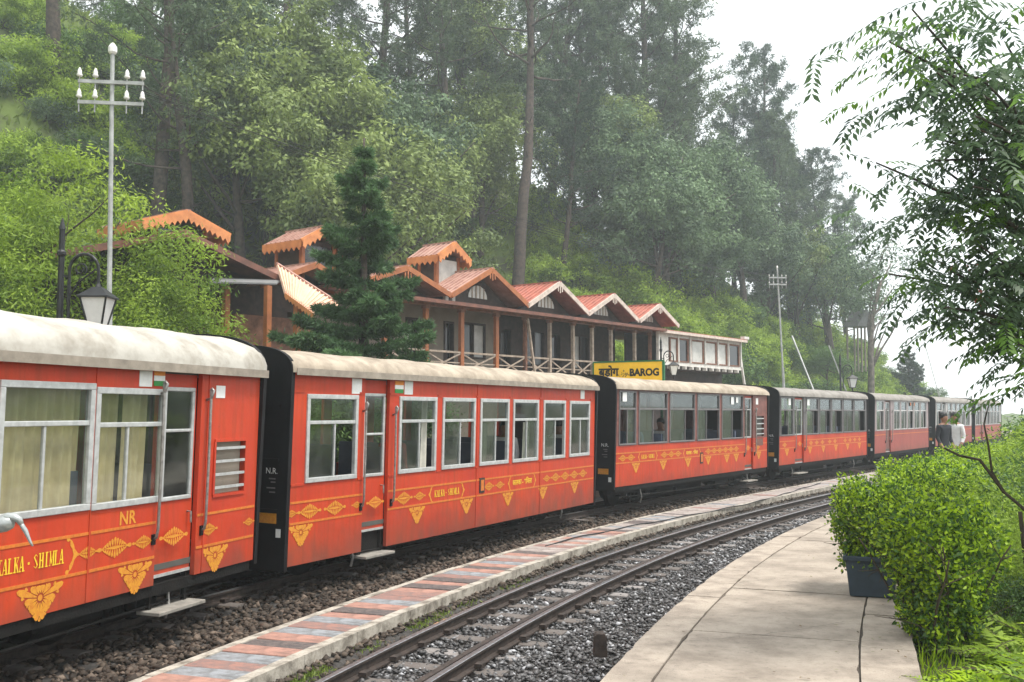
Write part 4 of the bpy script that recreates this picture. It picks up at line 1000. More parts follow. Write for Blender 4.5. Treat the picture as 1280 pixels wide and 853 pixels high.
for (ua, za, hw, m_, bm_) in gspec:
    gable_roof('gable_roof', bld, ua, za, hw, 5.72, -.25, 4.6, m_, bm_)
    gwl = MB(); gwl.prism([(ua - hw * .9, 5.6), (ua + hw * .9, 5.6), (ua, za - .1)], 'y', .35, .5); gwo = gwl.build('gable_wall', M['wood_dark'], bld)
    pts = [(ua - .02 + .48 * math.cos(t), 5.84 + .42 * math.sin(t)) for t in np.linspace(0, math.pi, 11)]
    fw_ = MB().prism(pts, 'y', .31, .34).build('fanlight', M['pane_pale'], gwo)
    for q in (-.3, -.1, .1, .3): MB().box(ua - .02 + q - .015, ua - .02 + q + .015, .285, .308, 5.84, 5.84 + .42 * math.sqrt(1 - (q / .48) ** 2)).build('glazing_bar', M['wood_grey'], gwo)
    for q in (-.12, 0, .12): MB().box(ua + q - .025, ua + q + .025, -.31, -.29, za - .34 + abs(q) * .4, za - .08 - abs(q) * .5).build('finial', M[bm_], bld)
bx('white_post', M['white_frame'], (2.95, 3.10, .1, .2, 5.50, 5.95), (3.28, 3.42, .1, .2, 5.50, 5.95), parent=bld)
# glazed bay at the far end
B0, B1 = 15.42, 23.1
bay = bx('bay_wall', M['white_frame'], (B0, B1, -.30, -.22, 4.05, 4.20), (B0, B1, -.30, -.22, 5.22, 5.40), (B0, B0 + .9, -.28, -.22, 4.2, 5.22))
wl = [(16.4, 17.05), (17.12, 17.98), (18.22, 19.38), (19.5, 20.6), (20.72, 21.62), (21.78, 22.88)]
for i, (a, b) in enumerate(wl):
    fr = MB(); fr.box(a, a + .07, -.32, -.24, 4.2, 5.22); fr.box(b - .07, b, -.32, -.24, 4.2, 5.22); fr.box(a + .07, b - .07, -.32, -.24, 5.15, 5.22); fr.box(a + .07, b - .07, -.32, -.24, 4.2, 4.26)
    wo_ = fr.build('bay_window', M['wood_brown'], bld)
    MB().box(a + .07, b - .07, -.27, -.26, 4.26, 5.15).build('pane', M['pane_pale'] if i in (0, 2, 3, 4) else M['pane_dark'], wo_)
for u in [B0, 17.05, 18.1, 19.44, 20.66, 21.7, 22.98]: bx('mullion', M['white_frame'], (u, u + .09, -.345, -.28, 4.2, 5.4))
bx('bay_side', M['white_frame'], (B1 - .08, B1, -.22, 5.5, 4.05, 5.4)); bx('bay_floor', M['wood_dark'], (B0, B1, -.2, 5.5, 3.9, 4.05)); bx('bay_back', M['wood_dark'], (B0, B1 - .1, 1.2, 1.3, 4.05, 5.4))
for u in np.arange(B0 + .3, B1, .62): bx('joist_end', M['white_frame'], (u, u + .10, -.38, .6, 3.92, 4.04))
MB().prism([(-.55, 5.38), (-.55, 5.47), (5.5, 5.75), (5.5, 5.66)], 'x', B0 - .1, B1 + .15).build('bay_roof', M['tin_red'], bld)
bx('bay_fascia', M['barge_white'], (B0, B1 + .1, -.58, -.552, 5.33, 5.44))
MB().bar((B1 + .05, -.2, 4.9), (B1 + .62, -.2, 3.0), .09, .09).build('prop', M['white_frame'], bld)
bx('void_wall', M['wood_dark'], (B0, B1, .7, 1.59, 0, 3.9))
MB().box(B1 - .05, B1 + .45, -.5, -.3, 5.5, 5.62).build('flood_lamp', M['white_frame'], bld)
# cupolas with scalloped fascias
def scallop(p, q, h, n, th, name, parent):
    """board hanging from line p-q with a toothed lower edge"""
    p, q = Vector(p), Vector(q); d = (q - p); mb = MB(); e = d.cross(Vector((0, 0, 1))).normalized() * th / 2
    prof = []
    for i in range(n):
        for t, k in ((0, .62), (.25, .78), (.5, 1.0), (.75, .78)): prof.append(((i + t) / n, k))
    prof.append((1, .62)); N = len(mb.v)
    for t, k in prof:
        top = p + d * t; lo = top - Vector((0, 0, h * k)); mb.v += [tuple(top + e), tuple(lo + e), tuple(top - e), tuple(lo - e)]
    for i in range(len(prof) - 1):
        a = i * 4; b = a + 4
        for g in ((a, a + 1, b + 1, b), (a + 2, b + 2, b + 3, a + 3), (a + 1, a + 3, b + 3, b + 1), (a, b, b + 2, a + 2)): mb.f.append(g); mb.m.append(0)
    return mb.build(name, M['fascia'], parent)
def cupola(parent, ua, za, v0, dv, hw, drop, wz, wu, panel):
    ze_ = za - drop
    gable_roof('cupola_roof', parent, ua, za, hw, ze_, v0, v0 + dv, 'tin_pink', 'fascia', rib=.2)
    n = max(4, int(hw / .16))
    scallop((ua - hw, v0 - .06, ze_ + .04), (ua, v0 - .06, za + .04), .30, n, .03, 'scalloped_fascia', parent); scallop((ua, v0 - .065, za + .04), (ua + hw, v0 - .065, ze_ + .04), .30, n, .03, 'scalloped_fascia', parent)
    scallop((ua - hw - .02, v0 + dv, ze_ + .05), (ua - hw - .02, v0 - .03, ze_ + .05), .30, int(dv / .2), .03, 'scalloped_fascia', parent); scallop((ua + hw + .02, v0 - .03, ze_ + .05), (ua + hw + .02, v0 + dv, ze_ + .05), .30, int(dv / .2), .03, 'scalloped_fascia', parent)
    w0, w1 = wu; y0, y1 = v0 + .25, v0 + dv - .25
    for a, b in ((w0, y0), (w1 - .12, y0), (w0, y1 - .12), (w1 - .12, y1 - .12)): bx('cupola_post', M['wood_orange'], (a, a + .12, b, b + .12, wz, ze_ + .12), parent=parent)
    bx('cupola_wall', M['wood_dark'], (w0 + .03, w1 - .03, y0 + .06, y1 - .06, wz, ze_ + .14), parent=parent)
    bx('cupola_window', M['pane_pale'] if panel else M['pane_dark'], (w0 + .14, w1 - .14, y0 + .02, y0 + .058, wz + .16, ze_ - .02), parent=parent)
    bx('cupola_sill', M['wood_orange'], (w0 - .04, w1 + .04, y0 - .05, y0 + .018, wz, wz + .13), parent=parent)
cupola(bld, 4.38, 7.66, 1.0, 1.35, .80, .50, 5.9, (3.80, 4.96), True)

# left wing
wing = thing('station_lodge', 'low lodge with two orange scalloped cupolas and a cream corrugated roof', 'building', b_loc, b_rot)
bx('wall', M['wood_dark'], (-9.2, -2.4, 1.2, 6.5, 0, 5.0), parent=wing)
gable_roof('main_roof', wing, -6.4, 6.42, 3.2, 5.52, .2, 6.0, 'tin_rust', 'tin_rust', rib=.3)
MB().prism([(-9.2, 5.0), (-3.5, 5.0), (-3.5, 5.45), (-6.4, 6.36), (-9.2, 5.3)], 'y', 1.2, 1.3).build('gable_wall', M['wood_dark'], wing)
cupola(wing, -5.4, 7.25, 1.6, 2.0, 1.3, .42, 6.0, (-6.2, -4.6), False)
cupola(wing, -1.05, 7.42, 1.2, 1.7, .88, .48, 5.6, (-1.7, -.4), False)
bx('upper_wall', M['wood_dark'], (-3.6, -1.2, 1.3, 5.0, 4.9, 5.7), parent=wing)
gable_roof('link_roof', wing, -1.9, 6.2, 1.9, 5.45, .6, 4.5, 'tin_pink', 'wood_orange', rib=.22)
# cream corrugated hip, built from its real corners
inv = (Matrix.Translation(b_loc) @ Matrix.Rotation(b_rot[2], 4, 'Z')).inverted()
c4 = [inv @ at(346, 331, 27.4), inv @ at(424, 381, 26.6), inv @ at(392, 392, 24.6), inv @ at(356, 366, 24.9)]
hip = MB(); n = 16; nrm = (c4[1] - c4[0]).cross(c4[3] - c4[0]).normalized(); nrm = nrm if nrm.z > 0 else -nrm
for i in range(n):
    for (t0, t1, h) in ((i / n, (i + .35) / n, .035), ((i + .35) / n, (i + 1) / n, 0)):
        q = [c4[0].lerp(c4[1], t0), c4[0].lerp(c4[1], t1), c4[3].lerp(c4[2], t1), c4[3].lerp(c4[2], t0)]; nn = len(hip.v)
        hip.v += [tuple(x - nrm * .04) for x in q] + [tuple(x + nrm * h) for x in q]
        for g in ((0, 3, 2, 1), (4, 5, 6, 7), (0, 1, 5, 4), (1, 2, 6, 5), (2, 3, 7, 6), (3, 0, 4, 7)): hip.f.append(tuple(nn + t for t in g)); hip.m.append(0)
hip.build('porch_roof', M['tin_cream'], wing)
scallop(tuple(c4[3]), tuple(c4[2]), .16, 9, .03, 'scalloped_edge', wing)
MB().bar(c4[0] + Vector((0, 0, .03)), c4[1] + Vector((0, 0, .03)), .12, .06).build('ridge_cap', M['tin_pink'], wing)
aw = [inv @ at(262, 352, 24.0), inv @ at(346, 354, 25.4), inv @ at(352, 350, 27.0), inv @ at(268, 347, 26.0)]
mb = MB(); mb.quad(*[tuple(x) for x in aw]); mb.quad(*[tuple(x - Vector((0, 0, .04))) for x in reversed(aw)])
for i in range(4): a, b = aw[i], aw[(i + 1) % 4]; mb.quad(tuple(a), tuple(b), tuple(b - Vector((0, 0, .04))), tuple(a - Vector((0, 0, .04))))
mb.build('awning', M['tin_grey'], wing)
for px in (283, 335, 372):
    p0 = inv @ at(px, 356 if px < 360 else 376, 24.9); bx('porch_post', M['wood_orange'], (p0.x - .07, p0.x + .07, p0.y - .07, p0.y + .07, 0, p0.z - .03), parent=wing)
bx('porch_wall', M['wood_brown'], (-5.2, -2.3, -.2, 1.15, 0, 4.55), parent=wing)

# ------------------------------------------------------------------ name board, lamps, poles
pR = at(828, 451, 26.6); ang = R(150); L_ = 1.95                    # board runs back and left from its nearer end
sgn = thing('station_sign', 'yellow station name board with green border reading BAROG', 'sign', (pR.x, pR.y, .34), (0, 0, ang - math.pi))
H0 = pR.z - .34
# local: +x towards the nearer (right) end
MB().box(-L_, 0, -.02, .02, H0 - .62, H0 - .02).build('board', M['sign_yellow'], sgn)
fr = MB(); fr.box(-L_ - .03, .05, -.03, .03, H0 - .02, H0 + .02); fr.box(-L_ - .03, .05, -.03, .03, H0 - .66, H0 - .62); fr.box(-L_ - .04, -L_, -.03, .03, H0 - .62, H0 - .02); fr.box(0, .06, -.03, .03, H0 - .62, H0 - .02)
fr.build('frame', M['sign_green'], sgn)
for x in (-L_ + .1, -.05): MB().tube([(x, .05, 0), (x, .05, H0 - .1)], .035, 8).build('post', M['sign_green'], sgn)
def sign_text(txt, size, x, z, bold, width=1.0, m_='sign_black'):
    o = obj('lettering', text_mesh(txt, size, 'lettering', M[m_], .002, bold, width), sgn, (x, -.0235, z)); o.rotation_euler = (math.pi / 2, 0, 0)
sign_text('BAROG', .26, -.50, H0 - .30, .012, .95)
sign_text('बड़ोग', .30, -1.52, H0 - .28, .012, .95)
sign_text('بڑوگ', .2, -1.06, H0 - .30, .0, .8)

def lamp(px, py_top, Y, label, base_z, sc=1.0):
    """black twin-pole lantern: straight post, arched bracket with scroll, glazed lantern hanging from it"""
    p = at(px, py_top, Y); H = p.z - base_z
    t = thing('platform_lamp', label, 'street lamp', (p.x, p.y, base_z)); k = sc
    MB().tube([(0, 0, 0), (0, 0, .9), (0, 0, H)], [.07 * k, .055 * k, .04 * k], 10).lathe((0, 0, 0), [(.13 * k, 0), (.13 * k, .2), (.08 * k, .3)], 10).lathe((0, 0, H - .42 * k), [(.04 * k, 0), (.065 * k, .03), (.065 * k, .07), (.04 * k, .1)], 10).lathe((0, 0, H), [(.05 * k, -.02), (.03 * k, .06), (.008 * k, .14)], 10).build('post', M['iron'], t)
    pts = [(.12 * k, 0, H - 1.5 * k), (.12 * k, 0, H - .62 * k)] + [(.12 * k + .21 * k * (1 - math.cos(a)), 0, H - .62 * k + .24 * k * math.sin(a)) for a in np.linspace(.2, math.pi, 10)] + [(.54 * k, 0, H - .80 * k)]
    MB().tube(pts, .024 * k, 7).build('arm', M['iron'], t)
    sc_ = [(.12 * k + .16 * k + .09 * k * math.cos(a) * (1 - a / 12), 0, H - .60 * k + .09 * k * math.sin(a) * (1 - a / 12)) for a in np.linspace(-1, 7, 22)]
    MB().tube(sc_, .012 * k, 5).build('scroll', M['iron'], t)
    MB().tube([(.12 * k, 0, H - 1.0 * k), (.26 * k, 0, H - .78 * k), (.50 * k, 0, H - .60 * k)], .014 * k, 5).build('brace', M['iron'], t)
    for z in (H - 1.4 * k, H - .7 * k): MB().bar((0, 0, z), (.12 * k, 0, z), .03 * k, .03 * k).build('clamp', M['iron'], t)
    lz = H - .80 * k - .62 * k; cx = .54 * k
    lan = MB(); w0, w1, h = .10 * k, .185 * k, .40 * k
    for sx in (-1, 1):
        for sy in (-1, 1): lan.bar((cx + sx * w0, sy * w0, lz), (cx + sx * w1, sy * w1, lz + h), .022 * k, .022 * k)
    lan.box(cx - w0 - .02 * k, cx + w0 + .02 * k, -w0 - .02 * k, w0 + .02 * k, lz - .03 * k, lz); lan.lathe((cx, 0, lz - .03 * k), [(.02 * k, -.16 * k), (.035 * k, -.06 * k), (.05 * k, 0)], 8)
    lo = lan.build('lantern', M['iron'], t)
    gl = MB(); a0, a1 = w0 - .006 * k, w1 - .006 * k
    cs = [(-1, -1), (1, -1), (1, 1), (-1, 1)]
    for i in range(4):
        (x0, y0), (x1, y1) = cs[i], cs[(i + 1) % 4]
        g_ = MB().quad((cx + x0 * a0, y0 * a0, lz), (cx + x1 * a0, y1 * a0, lz), (cx + x1 * a1, y1 * a1, lz + h), (cx + x0 * a1, y0 * a1, lz + h)) or None
        mm = MB(); mm.quad((cx + x0 * a0, y0 * a0, lz), (cx + x1 * a0, y1 * a0, lz), (cx + x1 * a1, y1 * a1, lz + h), (cx + x0 * a1, y0 * a1, lz + h)); mm.build('lamp_pane', M['lamp_glass'], lo)
    rf = MB(); r0, r1 = w1 + .035 * k, .06 * k; zz = lz + h; n0 = len(rf.v)
    rf.v = [(cx + x * r0, y * r0, zz) for x, y in cs] + [(cx + x * r0, y * r0, zz + .02 * k) for x, y in cs] + [(cx + x * r1, y * r1, zz + .16 * k) for x, y in cs]
    for a in (0, 4):
        for i in range(4): j = (i + 1) % 4; rf.f.append((a + i, a + j, a + 4 + j, a + 4 + i)); rf.m.append(0)
    rf.f += [(3, 2, 1, 0), (8, 9, 10, 11)]; rf.m += [0, 0]
    rf.lathe((cx, 0, zz + .16 * k), [(.05 * k, 0), (.02 * k, .06 * k)], 8)
    rf.build('lamp_cap', M['iron'], t)
    return t
lamp(78, 285, 14.6, 'black lantern lamp in front of the leafy light green tree', .34, 1.0)
lamp(826, 428, 27.5, 'black lantern lamp beside the yellow name board', .34, .62)
lamp(1050, 446, 52, 'black lantern lamp on the bank beyond the station building', .34, 1.1)

def telegraph(px, ytop, Y, label, zb, rows, armw, k=1.0, lean=0.0, q=1.0):
    p = at(px, ytop, Y); H = p.z - zb
    t = thing('telegraph_pole', label, 'utility pole', (p.x + lean, p.y, zb), (0, 0, R(8)))
    MB().tube([(0, 0, 0), (-lean * .45, 0, H * .45), (-lean * .451, 0, H * .4501), (-lean, 0, H)], [.065, .065, .048, .04], 10).build('pole', M['pole'], t)
    MB().lathe((-lean, 0, H), [(.07 * q, -.04), (.11 * q, 0), (.11 * q, .12 * q), (.06 * q, .2 * q), (.02 * q, .24 * q)], 10).build('pole_cap', M['porcelain'], t)
    for r_ in range(rows):
        z = H - .62 * k - r_ * .42 * k; a = MB().box(-lean - armw / 2, -lean + armw / 2, -.06, -.02, z - .035, z + .035).build('crossarm', M['pole'], t)
        for x in (-.48, -.24, .24, .48):
            xx = -lean + x * armw
            i_ = MB().lathe((xx, -.04, z + .03), [(r__ * q, z__ * q) for r__, z__ in ((.012, 0), (.012, .07), (.06, .075), (.075, .11), (.05, .16), (.055, .20), (.03, .27), (.01, .30))], 9).build('insulator', M['porcelain'], a, smooth=True)
            MB().tube([(xx, -.04, z - .2), (xx, -.04, z + .04)], .014, 5).build('pin', M['pole'], a)
    return t, Vector((p.x, p.y, p.z)), H
tp1 = telegraph(141, 66, 20.0, 'grey metal telegraph pole with white insulators in front of light green tree', .3, 2, 1.25, 1.0, .12, .8)
tp2 = telegraph(971, 335, 50.0, 'telegraph pole rising in front of the bushy bank', .3, 2, .9, .8, .35, .42)
MB_ = MB().bar((0, 0, 0), at(992, 424, 50.4) - at(1013, 478, 48.5), .1, .1).build('stay_post', M['pole'], loc=at(1013, 478, 48.5)); 
mbp = at(1013, 478, 48.5); d_ = at(990, 420, 50.0) - mbp; tag(MB_, 'slanting metal stay post leaning towards the telegraph pole', 'post')
base_ = mbp - d_ * ((mbp.z - .2) / d_.z); MB_.data = MB().bar((0, 0, 0), at(990, 420, 50.0) - base_, .06, .06).mesh('stay_post', M['pole']); MB_.location = base_
for px0, py0, px1, py1, Y, lab in ((1036, 432, 1049, 466, 56, 'thin slanting metal post among the bushes on the bank'), (1151, 412, 1172, 488, 90, 'thin leaning pole against the white sky beyond the train')):
    a, b = at(px1, py1, Y), at(px0, py0, Y); d_ = b - a; base_ = a - d_ * ((a.z - .2) / d_.z)
    tag(MB().bar((0, 0, 0), b - base_, .055, .055).build('leaning_post', M['pole'], loc=base_), lab, 'post')
# wires between the two telegraph poles and on past the camera
for i, (x, z) in enumerate(((-.6, -.55), (-.3, -.55), (.3, -.97), (.6, -.97))):
    a, b = tp1[1] + Vector((x, 0, z + .2)), tp2[1] + Vector((x, 0, z + .2)); pts = []
    for q in range(25):
        t = q / 24; c = a.lerp(b, t); c.z -= 1.1 * 4 * t * (1 - t) * .6; pts.append(c)
    tag(MB().tube(pts, .007, 4).build('telegraph_wire', M['wire']), 'thin telegraph wire strung between the two insulator poles', 'wire', 'wires between the telegraph poles')

# ------------------------------------------------------------------ white lever at the near left
lp = at(-16, 640, 2.6)
lv = thing('lever_stand', 'white enamelled lever handle on a short stand at platform edge', 'lever', (lp.x, lp.y, PZ))
hz = at(10, 652, 2.6).z - PZ; X = at(0, 652, 2.6).x - lp.x
MB().tube([(0, 0, 0), (0, 0, hz + .05)], .028, 10).lathe((0, 0, 0), [(.09, 0), (.09, .02), (.035, .05)], 12).build('stand', M['enamel'], lv, smooth=True)
MB().lathe((0, 0, 0), [(.012, -.05), (.018, -.045), (.021, -.02), (.021, .03), (.016, .045), (.008, .05)], 14).build('boss', M['enamel'], lv, loc=(X * .55, 0, hz - .01), smooth=True).rotation_euler = (0, R(80), 0)
px = lambda x, y: (at(x, y, 2.6).x - lp.x, 0, at(x, y, 2.6).z - PZ)
MB().tube([px(2, 650), px(10, 647), px(18, 647), px(24, 650), px(27, 656)], [.011, .012, .011, .009, .006], 10).build('handle_neck', M['enamel'], lv, smooth=True)
MB().tube([px(25, 652), px(28, 658), px(32, 664), px(35, 671), px(38, 678), px(41, 683)], [.005, .006, .006, .0045, .0035, .002], 9).build('lever', M['enamel'], lv, smooth=True)

# ------------------------------------------------------------------ vegetation helpers
def unit(a): return a / np.maximum(np.linalg.norm(a, axis=-1, keepdims=True), 1e-9)
def leaf_arrays(P, D, ln, wd, rg, fold=.25, hint=None):
    """diamond leaves: base points P, directions D, per-leaf length / width"""
    n = len(P); ln = np.broadcast_to(ln, n)[:, None]; wd = np.broadcast_to(wd, n)[:, None]
    S = unit(np.cross(D, rg.normal(size=(n, 3)) if hint is None else hint)); N = np.cross(S, D)
    m = P + D * ln * .45 - N * wd * fold
    V = np.stack([P, m + S * wd / 2, P + D * ln, m - S * wd / 2], 1).reshape(-1, 3)
    Fq = np.arange(n * 4).reshape(-1, 4)
    return V, Fq
def leaf_mesh(name, P, D, ln, wd, rg, material, tint=None, **k):
    V, Fq = leaf_arrays(P, D, ln, wd, rg, **k); n = len(P)
    T = rg.random(n) if tint is None else tint
    return raw_mesh(name, V, Fq, material, np.repeat(T, 4))
def limb(mb, p0, d0, L, r0, rg, n=6, up=.15, wob=.18, r1=.25, k=6):
    pts = [np.array(p0, float)]; d = unit(np.array(d0, float)); rad = [r0]
    for i in range(n):
        d = unit(d + rg.normal(size=3) * wob * .5 + np.array([0, 0, up / n * 2])); pts.append(pts[-1] + d * L / n); rad.append(r0 + (r0 * r1 - r0) * (i + 1) / n)
    mb.tube(pts, rad, k); return np.array(pts)

def pine(seed, H, r0, first, nb, blen, m_leaf, bend=.03, tuft=10, clump=5, ln=.34, wd=.035, up=.35, shape=lambda t: 1 - .72 * t ** 1.6, fork=False, spread=.5):
    rg = np.random.default_rng(seed); tr = MB()
    n = 12; pts = [np.zeros(3)]; off = np.zeros(2); dr = rg.normal(size=2) * bend
    for i in range(1, n + 1):
        dr = dr * .8 + rg.normal(size=2) * bend; off = off + dr * H / n; pts.append(np.array([off[0], off[1], H * i / n]))
    pts = np.array(pts); rad = [r0 * 1.25] + [r0 * (1 - .8 * (i / n) ** 1.2) for i in range(1, n + 1)]
    tr.tube(pts, rad, 9)
    C = []
    for b in range(nb):
        t = first + (1 - first) * (b + rg.random()) / nb; zz = t * n; i = min(int(zz), n - 1); p = pts[i] + (pts[i + 1] - pts[i]) * (zz - i)
        az = b * 2.4 + rg.normal() * .4; q = (t - first) / (1 - first); L = blen * shape(q) * rg.uniform(.6, 1.25)
        lp_ = limb(tr, p, (math.cos(az), math.sin(az), rg.uniform(-.1, .35) + q * .5), L, r0 * .22 * (1.1 - q * .6), rg, 6, up, .35, k=5)
        for j in range(2, 7):
            for e in range(clump if j > 3 else clump // 2):
                C.append(lp_[j] + rg.normal(size=3) * np.array([spread, spread, spread * .5]) * (.5 + .15 * L))
    # some dead stubs below the crown
    for b in range(6):
        t = rg.uniform(first * .45, first); i = min(int(t * n), n - 1); az = rg.uniform(0, 6.28); limb(tr, pts[i], (math.cos(az), math.sin(az), .1), rg.uniform(.5, 1.4), r0 * .1, rg, 3, .1, .4, k=4)
    C = np.array(C); m = len(C); P = np.repeat(C, tuft, 0); D = unit(rg.normal(size=(m * tuft, 3)) + np.array([0, 0, .35])); P = P + D * .03
    tn = np.clip(np.repeat(rg.beta(2, 2.2, m), tuft) * .75 + rg.random(m * tuft) * .25, 0, 1)
    return tr.mesh('trunk', M['bark'], True), leaf_mesh('crown', P, D, ln * rg.uniform(.6, 1.2, m * tuft), wd, rg, M[m_leaf], tn)

def broad(seed, H, r0, cz, rad, nclump, per, ln, wd, m_leaf, clump_r=.9, droop=.2, trunk_m='bark', shell=.55, stems=1, lk=(.4, .68), lo=(.35, .75), lobes=7):
    """crown of leaf clumps spread through uneven lobes about a limbed trunk; rad = (rx, ry, rz) about height cz"""
    rg = np.random.default_rng(seed); tr = MB()
    LB = []
    for i in range(lobes):
        v = unit(rg.normal(size=3)); v[2] = abs(v[2]) * .9 - .25; LB.append((np.array(rad) * v * rg.uniform(*lo), rg.uniform(*lk)))
    C = []
    while len(C) < nclump:
        o_, k = LB[rg.integers(len(LB))]; v = unit(rg.normal(size=3)) * (rg.random() ** (1 / 3) * (1 - shell) + shell)
        p = o_ + v * np.array(rad) * k; p[2] += cz
        if p[2] > .05 * H: C.append(p)
    C = np.array(C)
    for sidx in range(stems):
        a = rg.uniform(0, 6.28); base = np.array([math.cos(a), math.sin(a), 0]) * (r0 * 2 if stems > 1 else 0)
        tp = limb(tr, base, (rg.normal() * .12, rg.normal() * .12, 1), cz, r0, rg, 8, .3, .14, .45, 8)
        for b in range(9):
            tgt = C[rg.integers(len(C))]; st = tp[rg.integers(3, 9)]; d = tgt - st; limb(tr, st, d, np.linalg.norm(d) * .95, r0 * .35, rg, 5, .05, .25, .2, 5)
    n = len(C) * per; P = np.repeat(C, per, 0); rad_ = np.repeat(rg.uniform(.6, 1.3, len(C)), per)[:, None] * (rg.random((n, 1)) ** .4)
    dirs = unit(rg.normal(size=(n, 3))); off = dirs * np.array([1, 1, .62]) * clump_r * rad_ * .95; P = P + off + rg.normal(size=(n, 3)) * clump_r * .08
    hint = unit(dirs * np.array([1, 1, 1.3]) + rg.normal(size=(n, 3)) * .45 + np.array([0, 0, .25]))
    D = unit(np.cross(hint, rg.normal(size=(n, 3))) + dirs * .35 + np.array([0, 0, -droop]))
    tn = np.clip(np.repeat(rg.beta(1.3, 1.3, len(C)), per) * .8 + rg.random(n) * .2, 0, 1)
    return tr.mesh('trunk', M[trunk_m], True), leaf_mesh('crown', P, D, ln * rg.uniform(.6, 1.3, n), wd * rg.uniform(.7, 1.2, n), rg, M[m_leaf], tn, hint=hint)

def conifer(seed, H, r0, wmax, layers, m_leaf, ln=.16, wd=.03, per=9, droop=.12, dens=1.0):
    """tiered fir: whorls of branches with flat sprays of needles"""
    rg = np.random.default_rng(seed); tr = MB(); tr.tube([(0, 0, 0), (.03, .02, H * .5), (0, 0, H)], [r0, r0 * .6, .02], 8)
    P, D, T = [], [], []
    for l in range(layers):
        t = (l + .5) / layers; z = H * (.06 + .92 * t); wl = wmax * (1 - t) ** .85 * rg.uniform(.8, 1.15) + .1
        nbr = max(4, int((9 - 4 * t)))
        for b in range(nbr):
            az = rg.uniform(0, 6.28); L = wl * rg.uniform(.5, 1.25); dx, dy = math.cos(az), math.sin(az); tb = rg.beta(2, 2)
            lp_ = limb(tr, (0, 0, z), (dx, dy, .25 - droop), L, r0 * .16 * (1.1 - t), rg, 5, -.02 + .25 * t, .12, .3, 4)
            m = int(L * 62 * dens) + 6
            for q in range(m):
                f = rg.random() ** .7; seg = f * 5; i = min(int(seg), 4); p = lp_[i] + (lp_[i + 1] - lp_[i]) * (seg - i)
                sw = .36 * L * (1.1 - f) + .06; side = rg.uniform(-1, 1) * sw; p = p + np.array([-dy * side, dx * side, -abs(side) * .22 + rg.normal() * .03])
                dv = unit(np.array([dx + -dy * np.sign(side) * .8, dy + dx * np.sign(side) * .8, .1]))
                for e in range(per): P.append(p); D.append(unit(dv * .8 + rg.normal(size=3) * .65)); T.append(tb * .6 + rg.random() * .3 + .1)
    P, D, T = np.array(P), np.array(D), np.array(T); n = len(P)
    return tr.mesh('trunk', M['bark'], True), leaf_mesh('crown', P, D, ln * rg.uniform(.7, 1.3, n), wd, rg, M[m_leaf], T)

def plant(name, meshes, x, y, z, label, cat, sc=1.0, rz=0.0, group=None, lean=(0, 0), parts=('trunk', 'crown')):
    t = thing(name, label, cat, (x, y, z), (lean[0], lean[1], rz), group); t.scale = (sc, sc, sc) if not hasattr(sc, '__len__') else sc
    for me, pn in zip(meshes, parts): obj(pn, me, t)
    return t
def on_hill(px, Y):
    x = (px - 640) / F * Y; return x, Y, ground_z(x, Y) - .25

# ------------------------------------------------------------------ trees on the hill
PINE_A = pine(11, 21, .33, .26, 38, 5.2, 'lf_pine', .03, tuft=18, clump=7, wd=.055, spread=.34)
PINE_B = pine(12, 18, .28, .18, 42, 5.0, 'lf_pine', .035, tuft=18, clump=7, wd=.055, spread=.34)
PINE_C = pine(13, 19, .28, .26, 38, 5.2, 'lf_pine_dark', .03, tuft=20, clump=8, up=.45, wd=.055, spread=.34, shape=lambda t: 1 - .6 * t ** 2)
PINE_BARE = pine(14, 26, .40, .62, 24, 5.0, 'lf_pine', .03, tuft=10, clump=5)
CEDAR = broad(21, 15, .34, 7.5, (4.8, 4.8, 7.6), 230, 75, .30, .15, 'lf_grey', .95, .35, lk=(.2, .36), lo=(.3, .95), lobes=24, shell=.6)
CEDAR_B = broad(22, 13, .30, 6.5, (4.4, 4.4, 6.4), 210, 75, .28, .15, 'lf_grey', .9, .4, lk=(.2, .36), lo=(.3, .95), lobes=22, shell=.6)
OAK = broad(23, 11, .28, 6.0, (4.3, 4.0, 4.6), 190, 70, .26, .11, 'lf_mid', .85, .25, lk=(.2, .36), lo=(.3, .95), lobes=20, shell=.6)
M['lf_olive'] = leaf_mat('olive_green_leaves', (0.05, 0.085, 0.022), (0.28, 0.36, 0.10), .3)
def recolour(ms, m_): c_ = ms[1].copy(); c_.materials.clear(); c_.materials.append(M[m_]); return (ms[0], c_)
CEDAR_O, CEDAR_P = recolour(CEDAR, 'lf_olive'), recolour(CEDAR_B, 'lf_olive')
SPARSE = broad(24, 14, .26, 9.5, (3.6, 3.6, 4.6), 150, 22, .30, .10, 'lf_grey', 1.1, .3, 'bark_pale', lobes=11, shell=.5)
SHRUB = broad(31, 2.4, .05, 1.2, (1.6, 1.5, 1.25), 60, 60, .20, .075, 'lf_mid', .5, .1, 'stem', stems=3, lobes=7)
SHRUB_B = broad(32, 2.2, .05, 1.1, (1.7, 1.6, 1.2), 60, 60, .18, .085, 'lf_bright', .5, .1, 'stem', stems=3, lobes=8)
SHRUB_D = broad(33, 2.2, .05, 1.1, (1.6, 1.5, 1.2), 55, 55, .20, .06, 'lf_grey', .5, .1, 'stem', stems=3, lobes=8)

